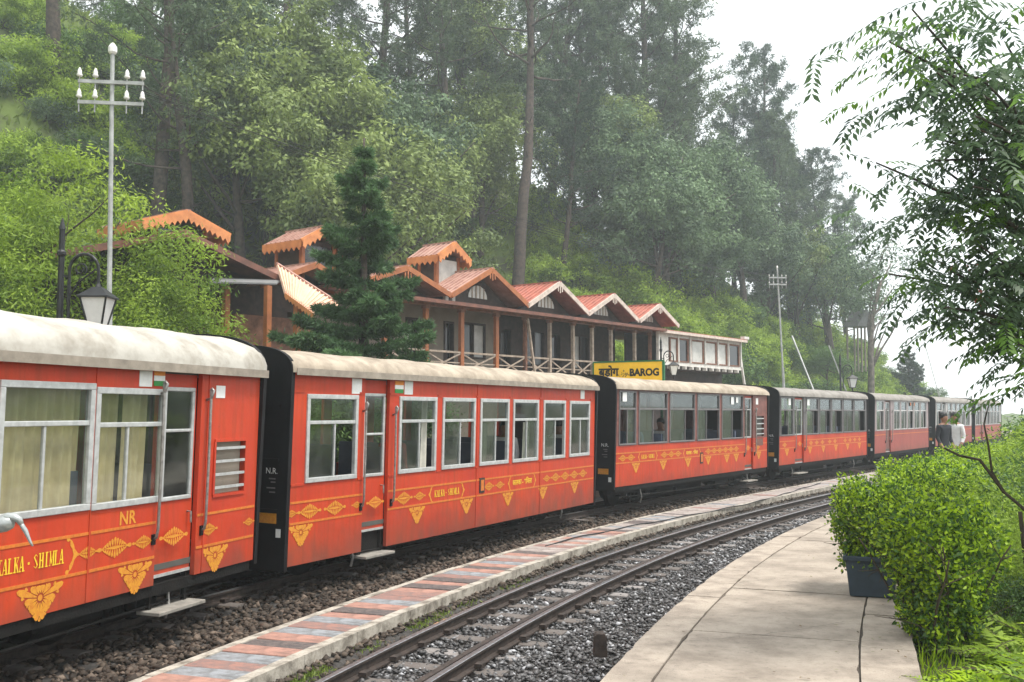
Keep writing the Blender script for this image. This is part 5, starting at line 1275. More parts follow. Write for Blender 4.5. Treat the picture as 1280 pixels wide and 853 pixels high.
feature = [  # px, distance, mesh, scale, yaw, lean, label
    (57, 50, PINE_BARE, .95, .3, (0, 0), 'tall straight pine with a bare trunk on the bright grassy slope'),
    (186, 45, PINE_BARE, .85, 2.0, (0, 0), 'thick bare trunked pine beside the slimmer curved pine'),
    (236, 45, PINE_A, .85, 4.1, (0, R(3)), 'slimmer pine with a curved trunk beside the thick trunked pine'),
    (640, 62, PINE_BARE, 1.05, 1.2, (0, R(5)), 'big leaning pine with bare side branches high on the ridge'),
    (566, 66, PINE_A, 1.0, 3.3, (0, 0), 'straight pine standing next to the big leaning pine on the ridge'),
    (702, 66, PINE_C, .72, .4, (0, 0), 'thin young pine on the yellow green clearing'),
    (948, 92, PINE_C, 1.22, 1.0, (0, R(-2)), 'tallest dark pine of the clump above the bushy bank'),
    (992, 94, PINE_B, 1.0, 2.3, (0, R(3)), 'dark pine with two bare forks above the bushy bank'),
    (1042, 98, PINE_C, 1.0, 4.0, (0, R(4)), 'dark pine leaning outwards at the end of the clump'),
    (1088, 82, SPARSE, 1.2, .5, (0, R(4)), 'sparse pale trunked tree standing alone at the end of the ridge'),
    (850, 74, CEDAR, .92, .2, (0, 0), 'broad rounded grey green tree above the station roof'),
    (895, 76, CEDAR_B, .85, 2.2, (0, 0), 'smaller rounded grey green tree beside the dark pine clump'),
    (812, 80, PINE_A, 1.3, 2.0, (0, 0), 'tall pine rising behind the broad rounded tree'),
    (850, 83, PINE_B, 1.45, 3.0, (0, 0), 'tall pine closing the wood beside the open sky'),
    (775, 78, PINE_B, 1.35, 1.0, (0, 0), 'tall pine with low boughs behind the yellow green clearing'),
    (1030, 78, OAK, .5, 1.1, (0, 0), 'small bushy tree with thin stems under the dark pines'),
]
for px_, Y_, me_, sc_, rz_, ln_, lab in feature:
    x, y, z = on_hill(px_, Y_); plant('pine_tree' if me_ in (PINE_A, PINE_B, PINE_C, PINE_BARE) else 'broadleaf_tree', me_, x, y, z, lab, 'tree', sc_, rz_, 'trees on the hillside', ln_)
rt = random.Random(5)
bulk = [(20, 66, PINE_B), (130, 74, PINE_A), (265, 52, CEDAR), (300, 47, CEDAR_B), (335, 52, CEDAR), (385, 50, CEDAR), (420, 46, CEDAR_B), (445, 55, CEDAR), (490, 58, CEDAR_B), (525, 55, CEDAR), (550, 62, CEDAR_B), (350, 62, PINE_A), (410, 66, PINE_B), (470, 68, PINE_A), (510, 70, PINE_B), (300, 64, PINE_B), (610, 72, PINE_B), (690, 78, PINE_A), (735, 80, PINE_B), (770, 78, PINE_A), (800, 84, PINE_B), (835, 88, PINE_A), (870, 86, PINE_B), (720, 84, PINE_C), (660, 82, PINE_B), (905, 84, CEDAR), (965, 90, PINE_B), (1015, 96, PINE_A), (240, 70, PINE_B), (180, 72, PINE_A), (70, 74, PINE_B), (-10, 74, PINE_A),
        (745, 72, CEDAR), (790, 70, CEDAR), (835, 71, CEDAR), (880, 77, CEDAR), (930, 82, CEDAR), (960, 86, CEDAR_B), (1000, 90, CEDAR_B), (1040, 92, CEDAR_B), (815, 66, CEDAR_B), (975, 96, PINE_C), (920, 94, PINE_C), (1060, 104, PINE_B), (640, 76, CEDAR), (570, 74, CEDAR)]
bulk += [(285, 58, CEDAR_O), (600, 66, CEDAR_P), (590, 66, CEDAR_O), (470, 50, CEDAR_P), (765, 75, CEDAR_O), (860, 79, CEDAR_P), (360, 56, CEDAR_P)]
BL = {id(CEDAR_O): ('broadleaf_tree', 'dense olive green tree in the hazy wood on the hillside'), id(CEDAR_P): ('broadleaf_tree', 'drooping olive green tree in the hazy wood'), id(CEDAR): ('broadleaf_tree', 'dense grey green tree in the hazy wood on the hillside'), id(CEDAR_B): ('broadleaf_tree', 'dense drooping grey green tree in the hazy wood'), id(OAK): ('broadleaf_tree', 'yellow green tree by the clearing on the ridge'), id(PINE_A): ('pine_tree', 'open crowned pine in the hazy wood on the hillside'), id(PINE_B): ('pine_tree', 'low branched pine in the hazy wood on the hillside'), id(PINE_C): ('pine_tree', 'small dark pine far back on the ridge')}
for px_, Y_, me_ in bulk:
    if me_ is CEDAR and rt.random() < .45: me_ = CEDAR_O
    if me_ is CEDAR_B and rt.random() < .4: me_ = CEDAR_P
    x, y, z = on_hill(px_, Y_); nm, lab = BL[id(me_)]
    plant(nm, me_, x, y, z, lab, 'tree', rt.uniform(.82, 1.12), rt.uniform(0, 6.28), 'trees on the hillside', (R(rt.uniform(-3, 3)), R(rt.uniform(-3, 3))))
FIR = conifer(41, 7.9, .16, 2.3, 20, 'lf_conifer', .15, .030, 10, droop=.22, dens=1.5)
p = at(452, 480, 22.5); plant('fir_tree', FIR, p.x, p.y, .3, 'dark green tiered fir in front of the station verandah', 'tree')
FIR2 = conifer(42, 7.5, .16, 2.6, 20, 'lf_pine_dark', .2, .04, 7, dens=.6)
x, y, _ = at(1136, 470, 95); plant('fir_tree', FIR2, x, y, .3, 'small dark fir standing alone beyond the last coaches', 'tree', 1.08, 1.0)
x, y, _ = at(1160, 470, 100); plant('broadleaf_tree', OAK, x, y, .2, 'low dark tree spreading beside the lone small fir', 'tree', .5, 2.0)
# light green tree behind the first coach
WILLOW = broad(51, 6.6, .12, 4.2, (3.8, 2.9, 3.9), 260, 120, .13, .040, 'lf_bright', .60, .3, 'stem', stems=3, lk=(.2, .34), lo=(.3, .95), lobes=28, shell=.55)
for px_, Y_, sc_, rz_, lab in ((60, 23.5, 1.12, .4, 'light green feathery tree behind the lamp beside the first coach'), (165, 23.8, .80, 2.6, 'light green feathery tree beside the telegraph pole'), (-60, 22, .9, 4.2, 'light green feathery tree at the start of the platform')):
    x = (px_ - 640) / F * Y_; plant('feathery_tree', WILLOW, x, Y_, .3, lab, 'tree', sc_, rz_, 'light green trees behind the first coach')
UNDER = broad(52, 3.2, .06, 1.7, (2.0, 1.6, 1.6), 240, 36, .13, .045, 'lf_mid', .7, .2, 'stem', stems=3, lobes=9)
for i, (px_, Y_, sc_, me_) in enumerate(((110, 20.6, .85, UNDER), (170, 21.0, 1.0, UNDER), (235, 21.3, 1.05, UNDER), (300, 21.8, 1.0, UNDER), (350, 22.2, 1.0, SHRUB_D), (395, 22.6, .95, UNDER), (430, 21.6, .9, UNDER), (490, 23.0, .8, UNDER), (30, 19.8, .95, UNDER), (330, 20.8, .9, UNDER), (275, 23.0, 1.2, SHRUB_B))):
    x = (px_ - 640) / F * Y_; plant('shrub', me_, x, Y_, .3, 'leafy green shrub on the platform behind the first coaches', 'shrub', sc_, i * 1.7, 'shrubs on the far platform', parts=('stems', 'foliage'))
# shrubs over the bank and slope
rs = random.Random(9); n_ = 0
for i in range(1200):
    s_ = rs.uniform(8, 118); toe = float(np.interp(s_, [0, 14, 52, 60, 300], [14, 16.2, 16.2, 9.5, 9.0])); d_ = toe + rs.random() ** 1.2 * (34 if s_ < 60 else 18)
    x, y, _ = pos(s_, -d_); px_ = 640 + F * x / max(y, 1)
    if not -60 < px_ < 1180 or y < 20: continue
    bank = d_ - toe < 12 and s_ > 50
    if rs.random() > (.55 if bank else (.6 if px_ < 170 else .2)): continue
    z = float(hill_z(s_, d_)); me_ = rs.choice([SHRUB_B, SHRUB, SHRUB_B, SHRUB_B]) if bank else rs.choice([SHRUB, SHRUB_D, SHRUB_D, SHRUB_B if px_ < 160 or 640 < px_ < 760 else SHRUB_D])
    plant('shrub', me_, x, y, z - .3, 'bushy shrub covering the bank beyond the station building' if bank else 'shrub growing under the trees on the slope', 'shrub', rs.uniform(.7, 1.35), rs.uniform(0, 6.28), 'shrubs on the bank' if bank else 'shrubs on the wooded slope', parts=('stems', 'foliage')); n_ += 1
    if n_ > 285: break
for i in range(34):
    px_ = rs.uniform(-20, 175); Y_ = rs.uniform(38, 60); x, y, z = on_hill(px_, Y_)
    plant('shrub', rs.choice([SHRUB_B, SHRUB_B, SHRUB]), x, y, z, 'bright shrub on the open slope around the bare trunked pines', 'shrub', rs.uniform(.7, 1.3), rs.uniform(0, 6.28), 'shrubs on the open slope', parts=('stems', 'foliage'))
for i in range(16):
    px_ = rs.uniform(668, 745); Y_ = rs.uniform(60, 72); x, y, z = on_hill(px_, Y_)
    plant('shrub', SHRUB_B, x, y, z, 'yellow green shrub in the sunlit clearing above the station roof', 'shrub', rs.uniform(.7, 1.2), rs.uniform(0, 6.28), 'shrubs in the clearing', parts=('stems', 'foliage'))
# grass on the slope
rg = np.random.default_rng(77); n = 120000
s_ = rg.uniform(4, 118, n); toe = np.interp(s_, [0, 14, 52, 60, 300], [14, 16.2, 16.2, 9.5, 9.0]); d_ = toe - .5 + rg.random(n) * 46
h_ = np.interp(s_, PATH[:, 0], PATH[:, 3]); gx = np.interp(s_, PATH[:, 0], PATH[:, 1]) - d_ * np.cos(h_); gy = np.interp(s_, PATH[:, 0], PATH[:, 2]) + d_ * np.sin(h_)
patch = np.sin(gx * .35 + 1) + np.sin(gy * .27 + gx * .11) + rg.normal(size=n) * .5; keep = patch > -.55
P = np.stack([gx, gy, hill_z(s_, d_) - .05], 1)[keep]; D = unit(rg.normal(size=(len(P), 3)) * .7 + np.array([.35, -.35, .7]))
stuff(obj('hillside_grass', leaf_mesh('hillside_grass', P, D, rg.uniform(.3, .75, len(P)), .13, rg, M['lf_grass'], np.clip(patch[keep] * .25 + .45 + rg.random(len(P)) * .3, 0, 1))), 'long bright grass growing over the hillside', 'grass')

# ------------------------------------------------------------------ hedge, planter and garden on the right
def hedge(seed, sx, sy, z0, z1, taper, n, stems, old=.30, ln=.05, wd=.026):
    rg = np.random.default_rng(seed); P, D = [], []
    k = 0; lob = rg.uniform(0, 6.28, 8)
    v = rg.uniform(-1, 1, (n * 2, 3)); m = np.max(np.abs(v), 1); sh = rg.random(n * 2) ** .35
    v = v / m[:, None] * sh[:, None]; v = v[:n]
    zz = (v[:, 2] + 1) / 2; tp = taper + (1 - taper) * np.clip(zz * 1.6, 0, 1) ** .8
    bump = 1 + .10 * np.sin(v[:, 0] * 5 + lob[0]) * np.sin(v[:, 1] * 5 + lob[1]) + .10 * np.sin(zz * 9 + lob[2] + v[:, 0] * 4) + .07 * np.sin(v[:, 0] * 13 + lob[5]) * np.sin(v[:, 1] * 12 + zz * 11 + lob[6])
    rnd = (1 - .16 * (np.abs(v[:, 0]) * np.abs(v[:, 1]))) * (1 - .22 * np.clip(zz - .72, 0, 1) ** 1.5 * 4)
    X = v[:, 0] * sx / 2 * tp * bump * rnd; Y = v[:, 1] * sy / 2 * tp * bump * rnd; Z = z0 + zz * (z1 - z0) * (1 + .05 * np.sin(v[:, 0] * 7 + lob[3]) + .05 * np.sin(v[:, 1] * 6 + lob[4]))
    P = np.stack([X, Y, Z], 1) + rg.normal(size=(n, 3)) * .018; out = unit(np.stack([v[:, 0], v[:, 1], v[:, 2] * .8 + .15], 1))
    # gather leaves into small sprigs
    spr = rg.integers(0, n, n // 2); P[:len(spr)] = P[spr] + rg.normal(size=(len(spr), 3)) * .022
    HN = unit(out + rg.normal(size=(n, 3)) * .5 + np.array([0, 0, .3])); D = unit(np.cross(HN, rg.normal(size=(n, 3))) + out * .5 + np.array([0, 0, .25])); is_old_or_shade = rg.random(n) < old + .35 * (zz < .45)  # more dark leaves low down, painting the shaded gaps of the bush
    mats = [(~is_old_or_shade, M['lf_hedge']), (is_old_or_shade, M['lf_hedge_old_shade'])]
    tr = MB()
    for i in range(stems):
        a = rg.uniform(0, 6.28); b = (math.cos(a) * sx * .16, math.sin(a) * sy * .16, 0); lp_ = limb(tr, b, (math.cos(a) * .35, math.sin(a) * .35, 1), (z1) * .85, .014, rg, 7, .2, .22, .4, 5)
        for q in range(5): limb(tr, lp_[rg.integers(2, 7)], rg.normal(size=3) + np.array([0, 0, .6]), rg.uniform(.15, .4), .006, rg, 4, .1, .3, .3, 4)
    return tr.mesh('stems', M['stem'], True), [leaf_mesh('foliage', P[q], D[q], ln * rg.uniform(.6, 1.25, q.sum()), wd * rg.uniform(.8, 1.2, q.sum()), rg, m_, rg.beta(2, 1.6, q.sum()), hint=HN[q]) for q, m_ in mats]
def put_hedge(h, x, y, z, rz, label, sc=(1, 1, 1)):
    t = thing('hedge', label, 'hedge', (x, y, z), (0, 0, rz), 'clipped hedge bushes along the platform'); t.scale = sc
    obj('stems', h[0], t); obj('foliage', h[1][0], t); obj('old_and_shade_foliage', h[1][1], t); return t
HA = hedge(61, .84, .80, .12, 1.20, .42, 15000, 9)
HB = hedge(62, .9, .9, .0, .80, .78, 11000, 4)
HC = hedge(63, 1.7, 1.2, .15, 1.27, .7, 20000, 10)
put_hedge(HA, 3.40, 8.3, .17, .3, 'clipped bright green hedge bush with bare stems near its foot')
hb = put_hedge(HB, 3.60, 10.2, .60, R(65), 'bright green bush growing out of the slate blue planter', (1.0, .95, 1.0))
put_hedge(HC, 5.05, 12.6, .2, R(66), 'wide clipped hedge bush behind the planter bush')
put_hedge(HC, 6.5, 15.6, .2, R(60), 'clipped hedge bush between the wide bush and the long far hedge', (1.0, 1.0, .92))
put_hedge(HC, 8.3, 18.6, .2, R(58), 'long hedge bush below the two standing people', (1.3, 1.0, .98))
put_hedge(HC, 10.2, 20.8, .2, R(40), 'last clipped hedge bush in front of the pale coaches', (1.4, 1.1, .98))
pl = thing('planter', 'slate blue tapered planter box standing on the platform edge', 'planter', (3.50, 10.1, PZ + .005), (0, 0, R(68)))
mb = MB(); w0, w1, h = .20, .235, .37
mb.v = [(x * w0, y * w0, 0) for x, y in ((-1, -1), (1, -1), (1, 1), (-1, 1))] + [(x * w1, y * w1, h) for x, y in ((-1, -1), (1, -1), (1, 1), (-1, 1))] + [(x * (w1 - .03), y * (w1 - .03), h) for x, y in ((-1, -1), (1, -1), (1, 1), (-1, 1))] + [(x * (w1 - .04), y * (w1 - .04), h - .08) for x, y in ((-1, -1), (1, -1), (1, 1), (-1, 1))]
for a in (0, 4, 8):
    for i in range(4): j = (i + 1) % 4; mb.f.append((a + i, a + j, a + 4 + j, a + 4 + i)); mb.m.append(0)
mb.f += [(3, 2, 1, 0), (12, 13, 14, 15)]; mb.m += [0, 1]
mb.build('box', [M['planter'], M['soil']], pl, bevel=.012)
rim = MB(); 
for a, b, c, d in ((-w1 - .02, w1 + .02, -w1 - .02, -w1 + .02), (-w1 - .02, w1 + .02, w1 - .02, w1 + .02), (-w1 - .02, -w1 + .02, -w1 + .02, w1 - .02), (w1 - .02, w1 + .02, -w1 + .02, w1 - .02)): rim.box(a, b, c, d, h - .03, h + .015)
rim.build('rim', M['planter'], pl, bevel=.008)

# ferny undergrowth: arching fronds with paired leaflets
def fronds(seed, n, L, leaflets, lw, m_leaf, spread=1.0, name='fronds', base_r=.05, up=.9, curve=1.2):
    rg = np.random.default_rng(seed); P, D, W, T, H = [], [], [], [], []; st = MB()
    for i in range(n):
        az = rg.uniform(0, 6.28); l = L * rg.uniform(.6, 1.15); e = rg.uniform(.35, 1.0) * up; d = np.array([math.cos(az) * spread, math.sin(az) * spread, e * 1.4]); d = unit(d); p = np.array([math.cos(az) * base_r, math.sin(az) * base_r, 0]); tb = rg.beta(2, 2); pts = [p]
        for q in range(leaflets):
            d = unit(d + np.array([0, 0, -curve / leaflets])); p = p + d * l / leaflets; pts.append(p); sd_ = unit(np.cross(d, [0, 0, 1.0])); f = q / leaflets
            wl = lw * (math.sin(math.pi * min(1, f * .85 + .18)) + .1)
            for sg in (-1, 1): P.append(p); D.append(unit(sd_ * sg + d * .45 + rg.normal(size=3) * .12)); W.append(wl * rg.uniform(.8, 1.15)); T.append(min(1, tb * .7 + rg.random() * .3)); H.append(np.cross(d, sd_))
        st.tube(pts[::3] + [pts[-1]], .004, 3, cap=False)
    P, D, W = np.array(P), np.array(D), np.array(W)
    return st.mesh('stems', M['stem']), leaf_mesh(name, P, D, W, W * .30, rg, M[m_leaf], np.array(T), hint=np.array(H))
FERN = fronds(71, 46, .75, 15, .17, 'lf_hedge', name='fronds'); FERN_B = fronds(72, 40, .95, 18, .16, 'lf_bright', name='fronds')
BUSH_R = broad(73, 1.6, .03, .85, (.95, .95, .8), 170, 40, .085, .035, 'lf_mid', .42, .1, 'stem', stems=3, lobes=8)
BUSH_R2 = broad(74, 1.6, .03, .85, (.95, .95, .8), 170, 40, .075, .03, 'lf_bright', .42, .1, 'stem', stems=3, lobes=8)
rf_ = random.Random(3)
for i, (s_, d_, sc_) in enumerate(((6.0, 7.25, .55), (6.6, 7.5, .7), (6.3, 7.9, .85), (7.1, 8.0, .95), (7.6, 7.7, .8), (7.9, 8.3, 1.0), (8.5, 8.0, .95), (7.0, 8.6, 1.0), (9.0, 8.6, 1.05), (9.8, 8.3, 1.0), (8.2, 9.2, 1.1), (9.6, 9.3, 1.1), (10.6, 8.8, 1.1), (5.5, 7.6, .7), (5.9, 8.4, .8), (11.6, 9.2, 1.1), (10.9, 9.9, 1.2), (12.8, 9.0, 1.1))):
    x, y, _ = pos(s_, d_); plant('fern', FERN if i % 2 else FERN_B, x, y, garden_z(x, y) - .02, 'bright arching fern in the garden beside the hedge', 'fern', sc_, rf_.uniform(0, 6.28), 'ferns in the garden', parts=('stems', 'fronds'))
for i, (s_, d_, sc_) in enumerate(((11, 9.3, .6), (12.5, 9.9, .7), (13.5, 9.0, .6), (15, 9.6, .75), (16, 9.0, .75), (17.5, 9.6, .85), (19, 9.2, .85), (20, 10.4, .85), (22, 9, .85), (24, 9.4, .85), (14, 11.4, .9), (17, 12, .85), (20.5, 12.6, .85), (26, 10, .85), (28, 9.2, .85), (30, 10, .9), (33, 9.6, .9), (12, 11.8, .8), (10.4, 11, .7), (36, 10, .9), (23, 12.5, .85))):
    x, y, _ = pos(s_, d_); plant('garden_shrub', BUSH_R if i % 3 else BUSH_R2, x, y, garden_z(x, y) - .05, 'loose green shrub in the garden behind the clipped hedge', 'shrub', sc_, rf_.uniform(0, 6.28), 'shrubs in the garden', parts=('stems', 'foliage'))
for i, (x, y, sc_) in enumerate(((4.45, 8.9, .42), (4.75, 10.3, .6), (5.3, 11.3, .75), (5.9, 12.6, .85), (4.55, 9.7, .5), (6.6, 14.0, .8), (5.1, 8.2, .5), (7.6, 15.6, .8), (8.9, 17.5, .8), (7.5, 14.4, 1.0), (8.5, 16.4, 1.08), (9.8, 18.8, 1.15), (11.8, 22.2, 1.25))):
    plant('garden_shrub', BUSH_R2 if i % 3 else BUSH_R, x, y, garden_z(x, y) - .05, 'loose green shrub in the garden behind the clipped hedge', 'shrub', sc_, i * 1.3, 'shrubs in the garden', parts=('stems', 'foliage'))
rg = np.random.default_rng(79); n = 26000; s_ = rg.uniform(2, 26, n); d_ = 6.95 + rg.random(n) ** 1.2 * 6
h_ = np.interp(s_, PATH[:, 0], PATH[:, 3]); gx = np.interp(s_, PATH[:, 0], PATH[:, 1]) + d_ * np.cos(h_); gy = np.interp(s_, PATH[:, 0], PATH[:, 2]) - d_ * np.sin(h_)
P = np.stack([gx, gy, .15 + np.minimum(.9, np.maximum(0, d_ - 8) * .045)], 1); D = unit(rg.normal(size=(n, 3)) * .45 + np.array([0, 0, 1]))
stuff(obj('garden_grass', leaf_mesh('garden_grass', P, D, rg.uniform(.08, .26, n), .014, rg, M['lf_hedge'], rg.random(n))), 'bright grass under the ferns and hedge', 'grass')
# moss and weeds beside the walkway kerb
n = 5200; s_ = 2.5 + rg.beta(1.6, 2.2, n) * 10; d_ = rg.normal(2.30, .055, n); h_ = np.interp(s_, PATH[:, 0], PATH[:, 3]); gx = np.interp(s_, PATH[:, 0], PATH[:, 1]) + d_ * np.cos(h_); gy = np.interp(s_, PATH[:, 0], PATH[:, 2]) - d_ * np.sin(h_)
keep = (np.sin(s_ * 2.3) + np.sin(s_ * 5.1 + 1) + rg.normal(size=n) * .4) > .1
P = np.stack([gx, gy, np.full(n, -.02)], 1)[keep]; D = unit(rg.normal(size=(len(P), 3)) * .7 + np.array([0, 0, 1]))
stuff(obj('kerb_weeds', leaf_mesh('kerb_weeds', P, D, rg.uniform(.02, .06, len(P)), .011, rg, M['lf_grass'], rg.random(len(P)) * .7)), 'low weeds growing beside the painted walkway', 'weeds')

# ------------------------------------------------------------------ overhanging tree at the right
rg = np.random.default_rng(91); base = Vector((4.88, 9.3, garden_z(4.88, 9.3))); tr = MB()
tp = limb(tr, (0, 0, -.1), (.22, .05, 1), 6.2, .15, rg, 10, .1, .05, .55, 10)
tr.lathe((0, 0, -.1), [(.34, 0), (.26, .14), (.2, .4), (.17, .7)], 10)
ends = []
tgts = [(1160, 45, 7.2), (1140, 95, 7.6), (1195, 60, 7.0), (1230, 100, 7.4), (1250, 30, 7.8), (1170, 165, 7.8), (1215, 175, 7.4), (1255, 190, 7.2), (1160, 235, 8.2), (1200, 250, 7.8), (1245, 265, 7.6), (1145, 285, 8.4), (1170, 310, 8.2), (1215, 320, 7.8), (1255, 330, 7.5), (1225, 385, 8.4), (1260, 400, 8.0), (1270, 140, 7.0), (1275, 300, 7.4), (1190, 5, 7.6), (1278, 420, 8.0), (1150, 8, 7.4), (1245, 60, 7.2), (1265, 20, 7.4), (1230, 140, 7.6), (1262, 235, 7.6), (1240, 300, 7.9), (1268, 370, 8.2), (1225, 20, 7.2), (1190, 60, 7.2), (1130, 60, 7.5), (1210, 80, 7.4), (1225, 300, 7.9), (1190, 285, 8.0)]
for px_, py_, Y_ in tgts:
    tg = np.array(at(px_, py_, Y_) - base); i = int(np.clip((tg[2] - .6) / .62, 2, 10)); st = tp[i]; d = tg - st; Ld = np.linalg.norm(d)
    lp_ = limb(tr, st, d + np.array([0, 0, .15 * Ld]), Ld, .035, rg, 7, -.25, .10, .2, 5); ends.append((lp_, tg))
Pn, Dn, Wn, Tn, Hn = [], [], [], [], []; red = []
for lp_, tg in ends:
    for f in range(29):
        t = rg.random() ** .55 * 6.99; i = int(t); p = lp_[i] + (lp_[i + 1] - lp_[i]) * (t - i) + rg.normal(size=3) * .13 if rg.random() < .75 else tg + rg.normal(size=3) * np.array([.28, .28, .24])
        az = rg.uniform(0, 6.28); d = unit(np.array([math.cos(az) - .08, math.sin(az) * .8, rg.uniform(-.2, .35)])); tb = rg.beta(2, 2); l = rg.uniform(.28, .5); nl = 8
        for q in range(nl):
            d = unit(d + np.array([0, 0, -.10])); p = p + d * l / nl; sd_ = unit(np.cross(d, [0, 0, 1.0]))
            for sg in (-1, 1):
                Pn.append(p); Dn.append(unit(sd_ * sg * .9 + d * .55 + np.array([0, 0, -.45]) + rg.normal(size=3) * .15)); Wn.append(rg.uniform(.065, .11)); Tn.append(min(1, tb * .7 + rg.random() * .3)); Hn.append(np.cross(d, sd_))
Pn, Dn, Wn, Tn, Hn = map(np.array, (Pn, Dn, Wn, Tn, Hn)); fresh = np.repeat(rg.random(len(Pn) // 16) < .16, 16); low = (Pn[:, 2] < 2.6) & (np.repeat(rg.random(len(Pn) // 16) < .35, 16)); fresh = fresh | low
rtree = thing('overhanging_tree', 'tree with drooping compound leaves overhanging the hedge and platform', 'tree', base)
obj('trunk', tr.mesh('trunk', M['bark'], True), rtree)
obj('crown', leaf_mesh('crown', Pn[~fresh], Dn[~fresh], Wn[~fresh], Wn[~fresh] * .34, rg, M['lf_right'], Tn[~fresh], hint=Hn[~fresh]), rtree)
obj('fresh_leaves', leaf_mesh('fresh_leaves', Pn[fresh], Dn[fresh], Wn[fresh], Wn[fresh] * .34, rg, M['lf_right_new'], Tn[fresh], hint=Hn[fresh]), rtree)
rp_ = []
for px_, py_, k in ((1252, 344, 26), (1232, 370, 16), (1262, 340, 12), (1205, 330, 4)):
    c = np.array(at(px_, py_, 8.6) - base); rp_.append(c + rg.normal(size=(k, 3)) * np.array([.07, .07, .03]))
rp_ = np.concatenate(rp_); obj('young_red_leaves', leaf_mesh('young_red_leaves', rp_, unit(rg.normal(size=rp_.shape)), .08, .03, rg, M['lf_rust']), rtree)
# bare twigs in front of the hedge
tw = MB(); a0 = at(1275, 640, 9.6)
for pts in ([(1290, 645), (1255, 615), (1240, 590), (1236, 560), (1230, 530), (1238, 498)], [(1255, 615), (1225, 575), (1200, 570), (1180, 560)]):
    tw.tube([at(x_, y_, 9.8) - a0 for x_, y_ in pts], [.018, .015, .012, .01, .008, .004][:len(pts)], 5)
tw.tube([(0, 0, 0), (.12, .05, -1.15)], [.018, .03], 6)
tag(tw.build('bare_sapling', M['stem'], loc=a0), 'thin bare sapling twisting up in front of the garden shrubs', 'sapling')

# ------------------------------------------------------------------ bank details
rw = MB(); ribbon(rw, 82, 120, 2, -9.6, -8.8, 3.4, 3.2, dz=3.4)
tag(rw.build('retaining_wall', M['wall_stone']), 'grey stone retaining wall at the foot of the bank', 'wall')
p = at(1074, 400, 84); sh = thing('hilltop_shelter', 'small white shelter with a peaked roof at the end of the ridge', 'shelter', (p.x, p.y, p.z - 2.4), (0, 0, .4)); sh.scale = (.62, .62, .75)
for x_ in (-1.2, 0, 1.2):
    for y_ in (-1, 1): MB().box(x_ - .09, x_ + .09, y_ - .09, y_ + .09, -2.5, 2.4).build('post', M['plaster'], sh)
MB().prism([(-1.6, 2.4), (1.6, 2.4), (0, 4.2)], 'y', -1.4, 1.4).build('roof', M['tin_grey'], sh)

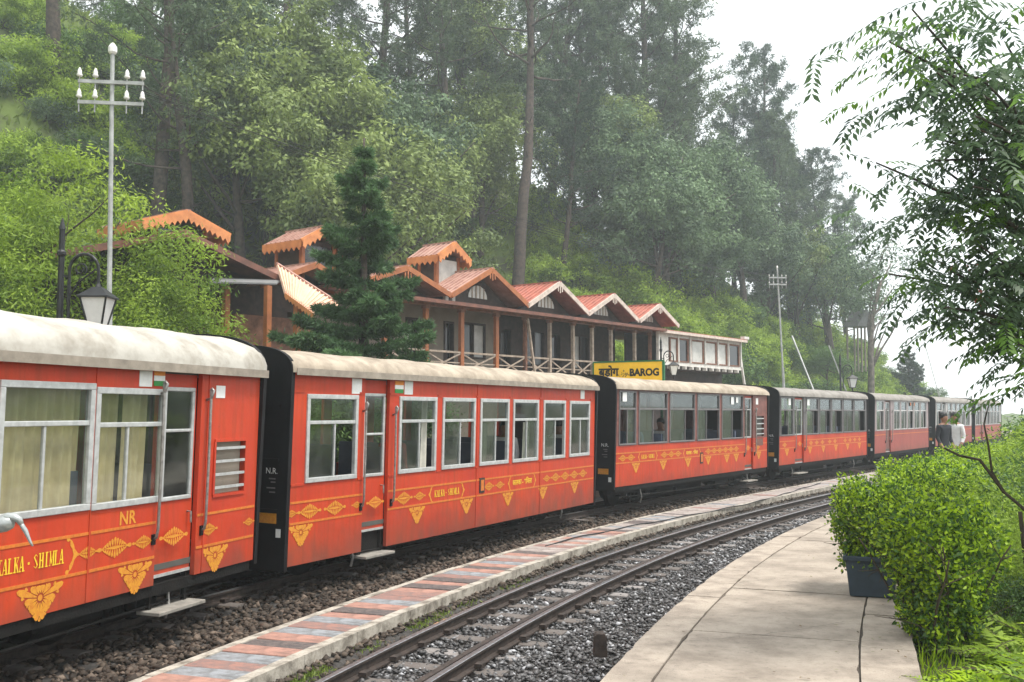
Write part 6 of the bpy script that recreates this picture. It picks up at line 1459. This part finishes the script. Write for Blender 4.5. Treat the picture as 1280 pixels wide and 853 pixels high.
# ------------------------------------------------------------------ people
def person_mesh(pose, shirt, seed=0):
    if pose == 'stand': J = [((0, 0, .93), .135), ((0, 0, 1.10), .125), ((0, .01, 1.30), .155), ((0, 0, 1.42), .10), ((0, -.01, 1.50), .052), ((0, -.02, 1.57), .085), ((0, -.02, 1.66), .095), ((0, 0, 1.73), .06)]
    else: J = [((0, 0, .12), .14), ((0, 0, .30), .135), ((0, .01, .50), .155), ((0, 0, .62), .10), ((0, -.01, .70), .052), ((0, -.02, .77), .085), ((0, -.02, .86), .095), ((0, 0, .93), .06)]
    v = [j[0] for j in J]; r = [j[1] for j in J]; e = [(i, i + 1) for i in range(7)]
    def chain(st, pts):
        prev = st
        for p_, rr in pts: v.append(p_); r.append(rr); e.append((prev, len(v) - 1)); prev = len(v) - 1
    zs = J[3][0][2]
    for sg in (-1, 1):
        chain(3, [((sg * .17, 0, zs - .02), .075), ((sg * .22, .02, zs - .28), .05), ((sg * .20, -.10, zs - .50), .038), ((sg * .17, -.17, zs - .58), .035)])
        if pose == 'stand': chain(0, [((sg * .10, 0, .84), .10), ((sg * .11, -.01, .48), .062), ((sg * .11, .02, .10), .042), ((sg * .12, -.12, .04), .04)])
        else: chain(0, [((sg * .10, -.12, .11), .095), ((sg * .11, -.45, .10), .065), ((sg * .11, -.46, -.30), .045), ((sg * .11, -.56, -.36), .04)])
    me = bpy.data.meshes.new('person'); me.from_pydata(v, e, []); o = bpy.data.objects.new('person', me); col.objects.link(o)
    md = o.modifiers.new('skin', 'SKIN'); sv = me.skin_vertices[0].data
    for i, rr in enumerate(r): sv[i].radius = (rr * (1.15 if i in (1, 2) else 1), rr * (.8 if i in (1, 2) else 1)); sv[i].use_root = i == 0
    o.modifiers.new('sub', 'SUBSURF').levels = 2
    dg = bpy.context.evaluated_depsgraph_get(); out = bpy.data.meshes.new_from_object(o.evaluated_get(dg)); bpy.data.objects.remove(o)
    for m_ in (M['skin'], M[shirt], M['denim']): out.materials.append(m_)
    zn, zh = J[4][0][2] - .04, J[0][0][2]
    for p_ in out.polygons:
        c = p_.center
        p_.material_index = 0 if c.z > zn or (abs(c.x) > .14 and c.z < zs - .42 and c.y < -.06 and c.z > zh - .25 and pose == 'stand') or (c.z < .07 and pose == 'stand') else (1 if c.z > zh - .02 and not (pose != 'stand' and c.y < -.16) else 2)
        p_.use_smooth = True
    zc = J[6][0][2]; hb_ = MB(); hb_.lathe((0, .012, zc), [(.100, -.03), (.108, .02), (.10, .07), (.07, .105), (.02, .12)], 12)
    return out, hb_.mesh('hair', M['hair'], True)
def person(kind, shirt, loc, rz, label):
    b, h = person_mesh(kind, shirt); t = thing('person', label, 'person', loc, (0, 0, rz)); obj('body', b, t); obj('hair', h, t); return t
for px_, Y_, sh_, rz_, lab in ((1178, 26.0, 'cloth_dark', R(25), 'person in a charcoal shirt standing behind the long hedge'), (1192, 26.8, 'cloth_white', R(-50), 'person in a white top standing beside the person in charcoal')):
    x = (px_ - 640) / F * Y_; person('stand', sh_, (x, Y_, PZ), rz_, lab)
def seated(c, u, shirt, rz, label):
    root, L, d = c; left = Vector((-d.y, d.x, 0)); p = Vector(root.location) + d * (u - L / 2) - left * .58; person('sit', shirt, (p.x, p.y, 1.0), math.atan2(d.y, d.x) + rz, label)
seated(coach2, 3.0, 'cloth_red', R(90), 'seated passenger in red at the window beyond the coach door')
seated(coach2, 6.75, 'cloth_white', R(-90), 'seated passenger in white behind the window with the pale curtain')
seated(coach2, 9.1, 'cloth_white', R(90), 'seated passenger in pale clothes at the end window before the gap')
seated(coach3, 1.9, 'cloth_blue', R(90), 'seated passenger in pale blue at a big window of the brown posted coach')
seated(coach3, 3.4, 'cloth_white', R(-90), 'seated passenger in white in the brown posted coach')

# ------------------------------------------------------------------ haze
hv = MB().box(-250, 250, -120, 290, -1.6, 66).mesh('haze', [])
hm_ = bpy.data.materials.new('haze'); hm_.use_nodes = True; hn = hm_.node_tree; hn.nodes.clear()
ho = hn.nodes.new('ShaderNodeOutputMaterial'); pv = hn.nodes.new('ShaderNodeVolumePrincipled'); pv.inputs['Color'].default_value = (.86, .95, 1, 1); pv.inputs['Density'].default_value = .0013; pv.inputs['Anisotropy'].default_value = .2
hn.links.new(pv.outputs[0], ho.inputs['Volume']); hv.materials.append(hm_)
stuff(obj('haze', hv), 'pale mist hanging over the wooded hill', 'haze')
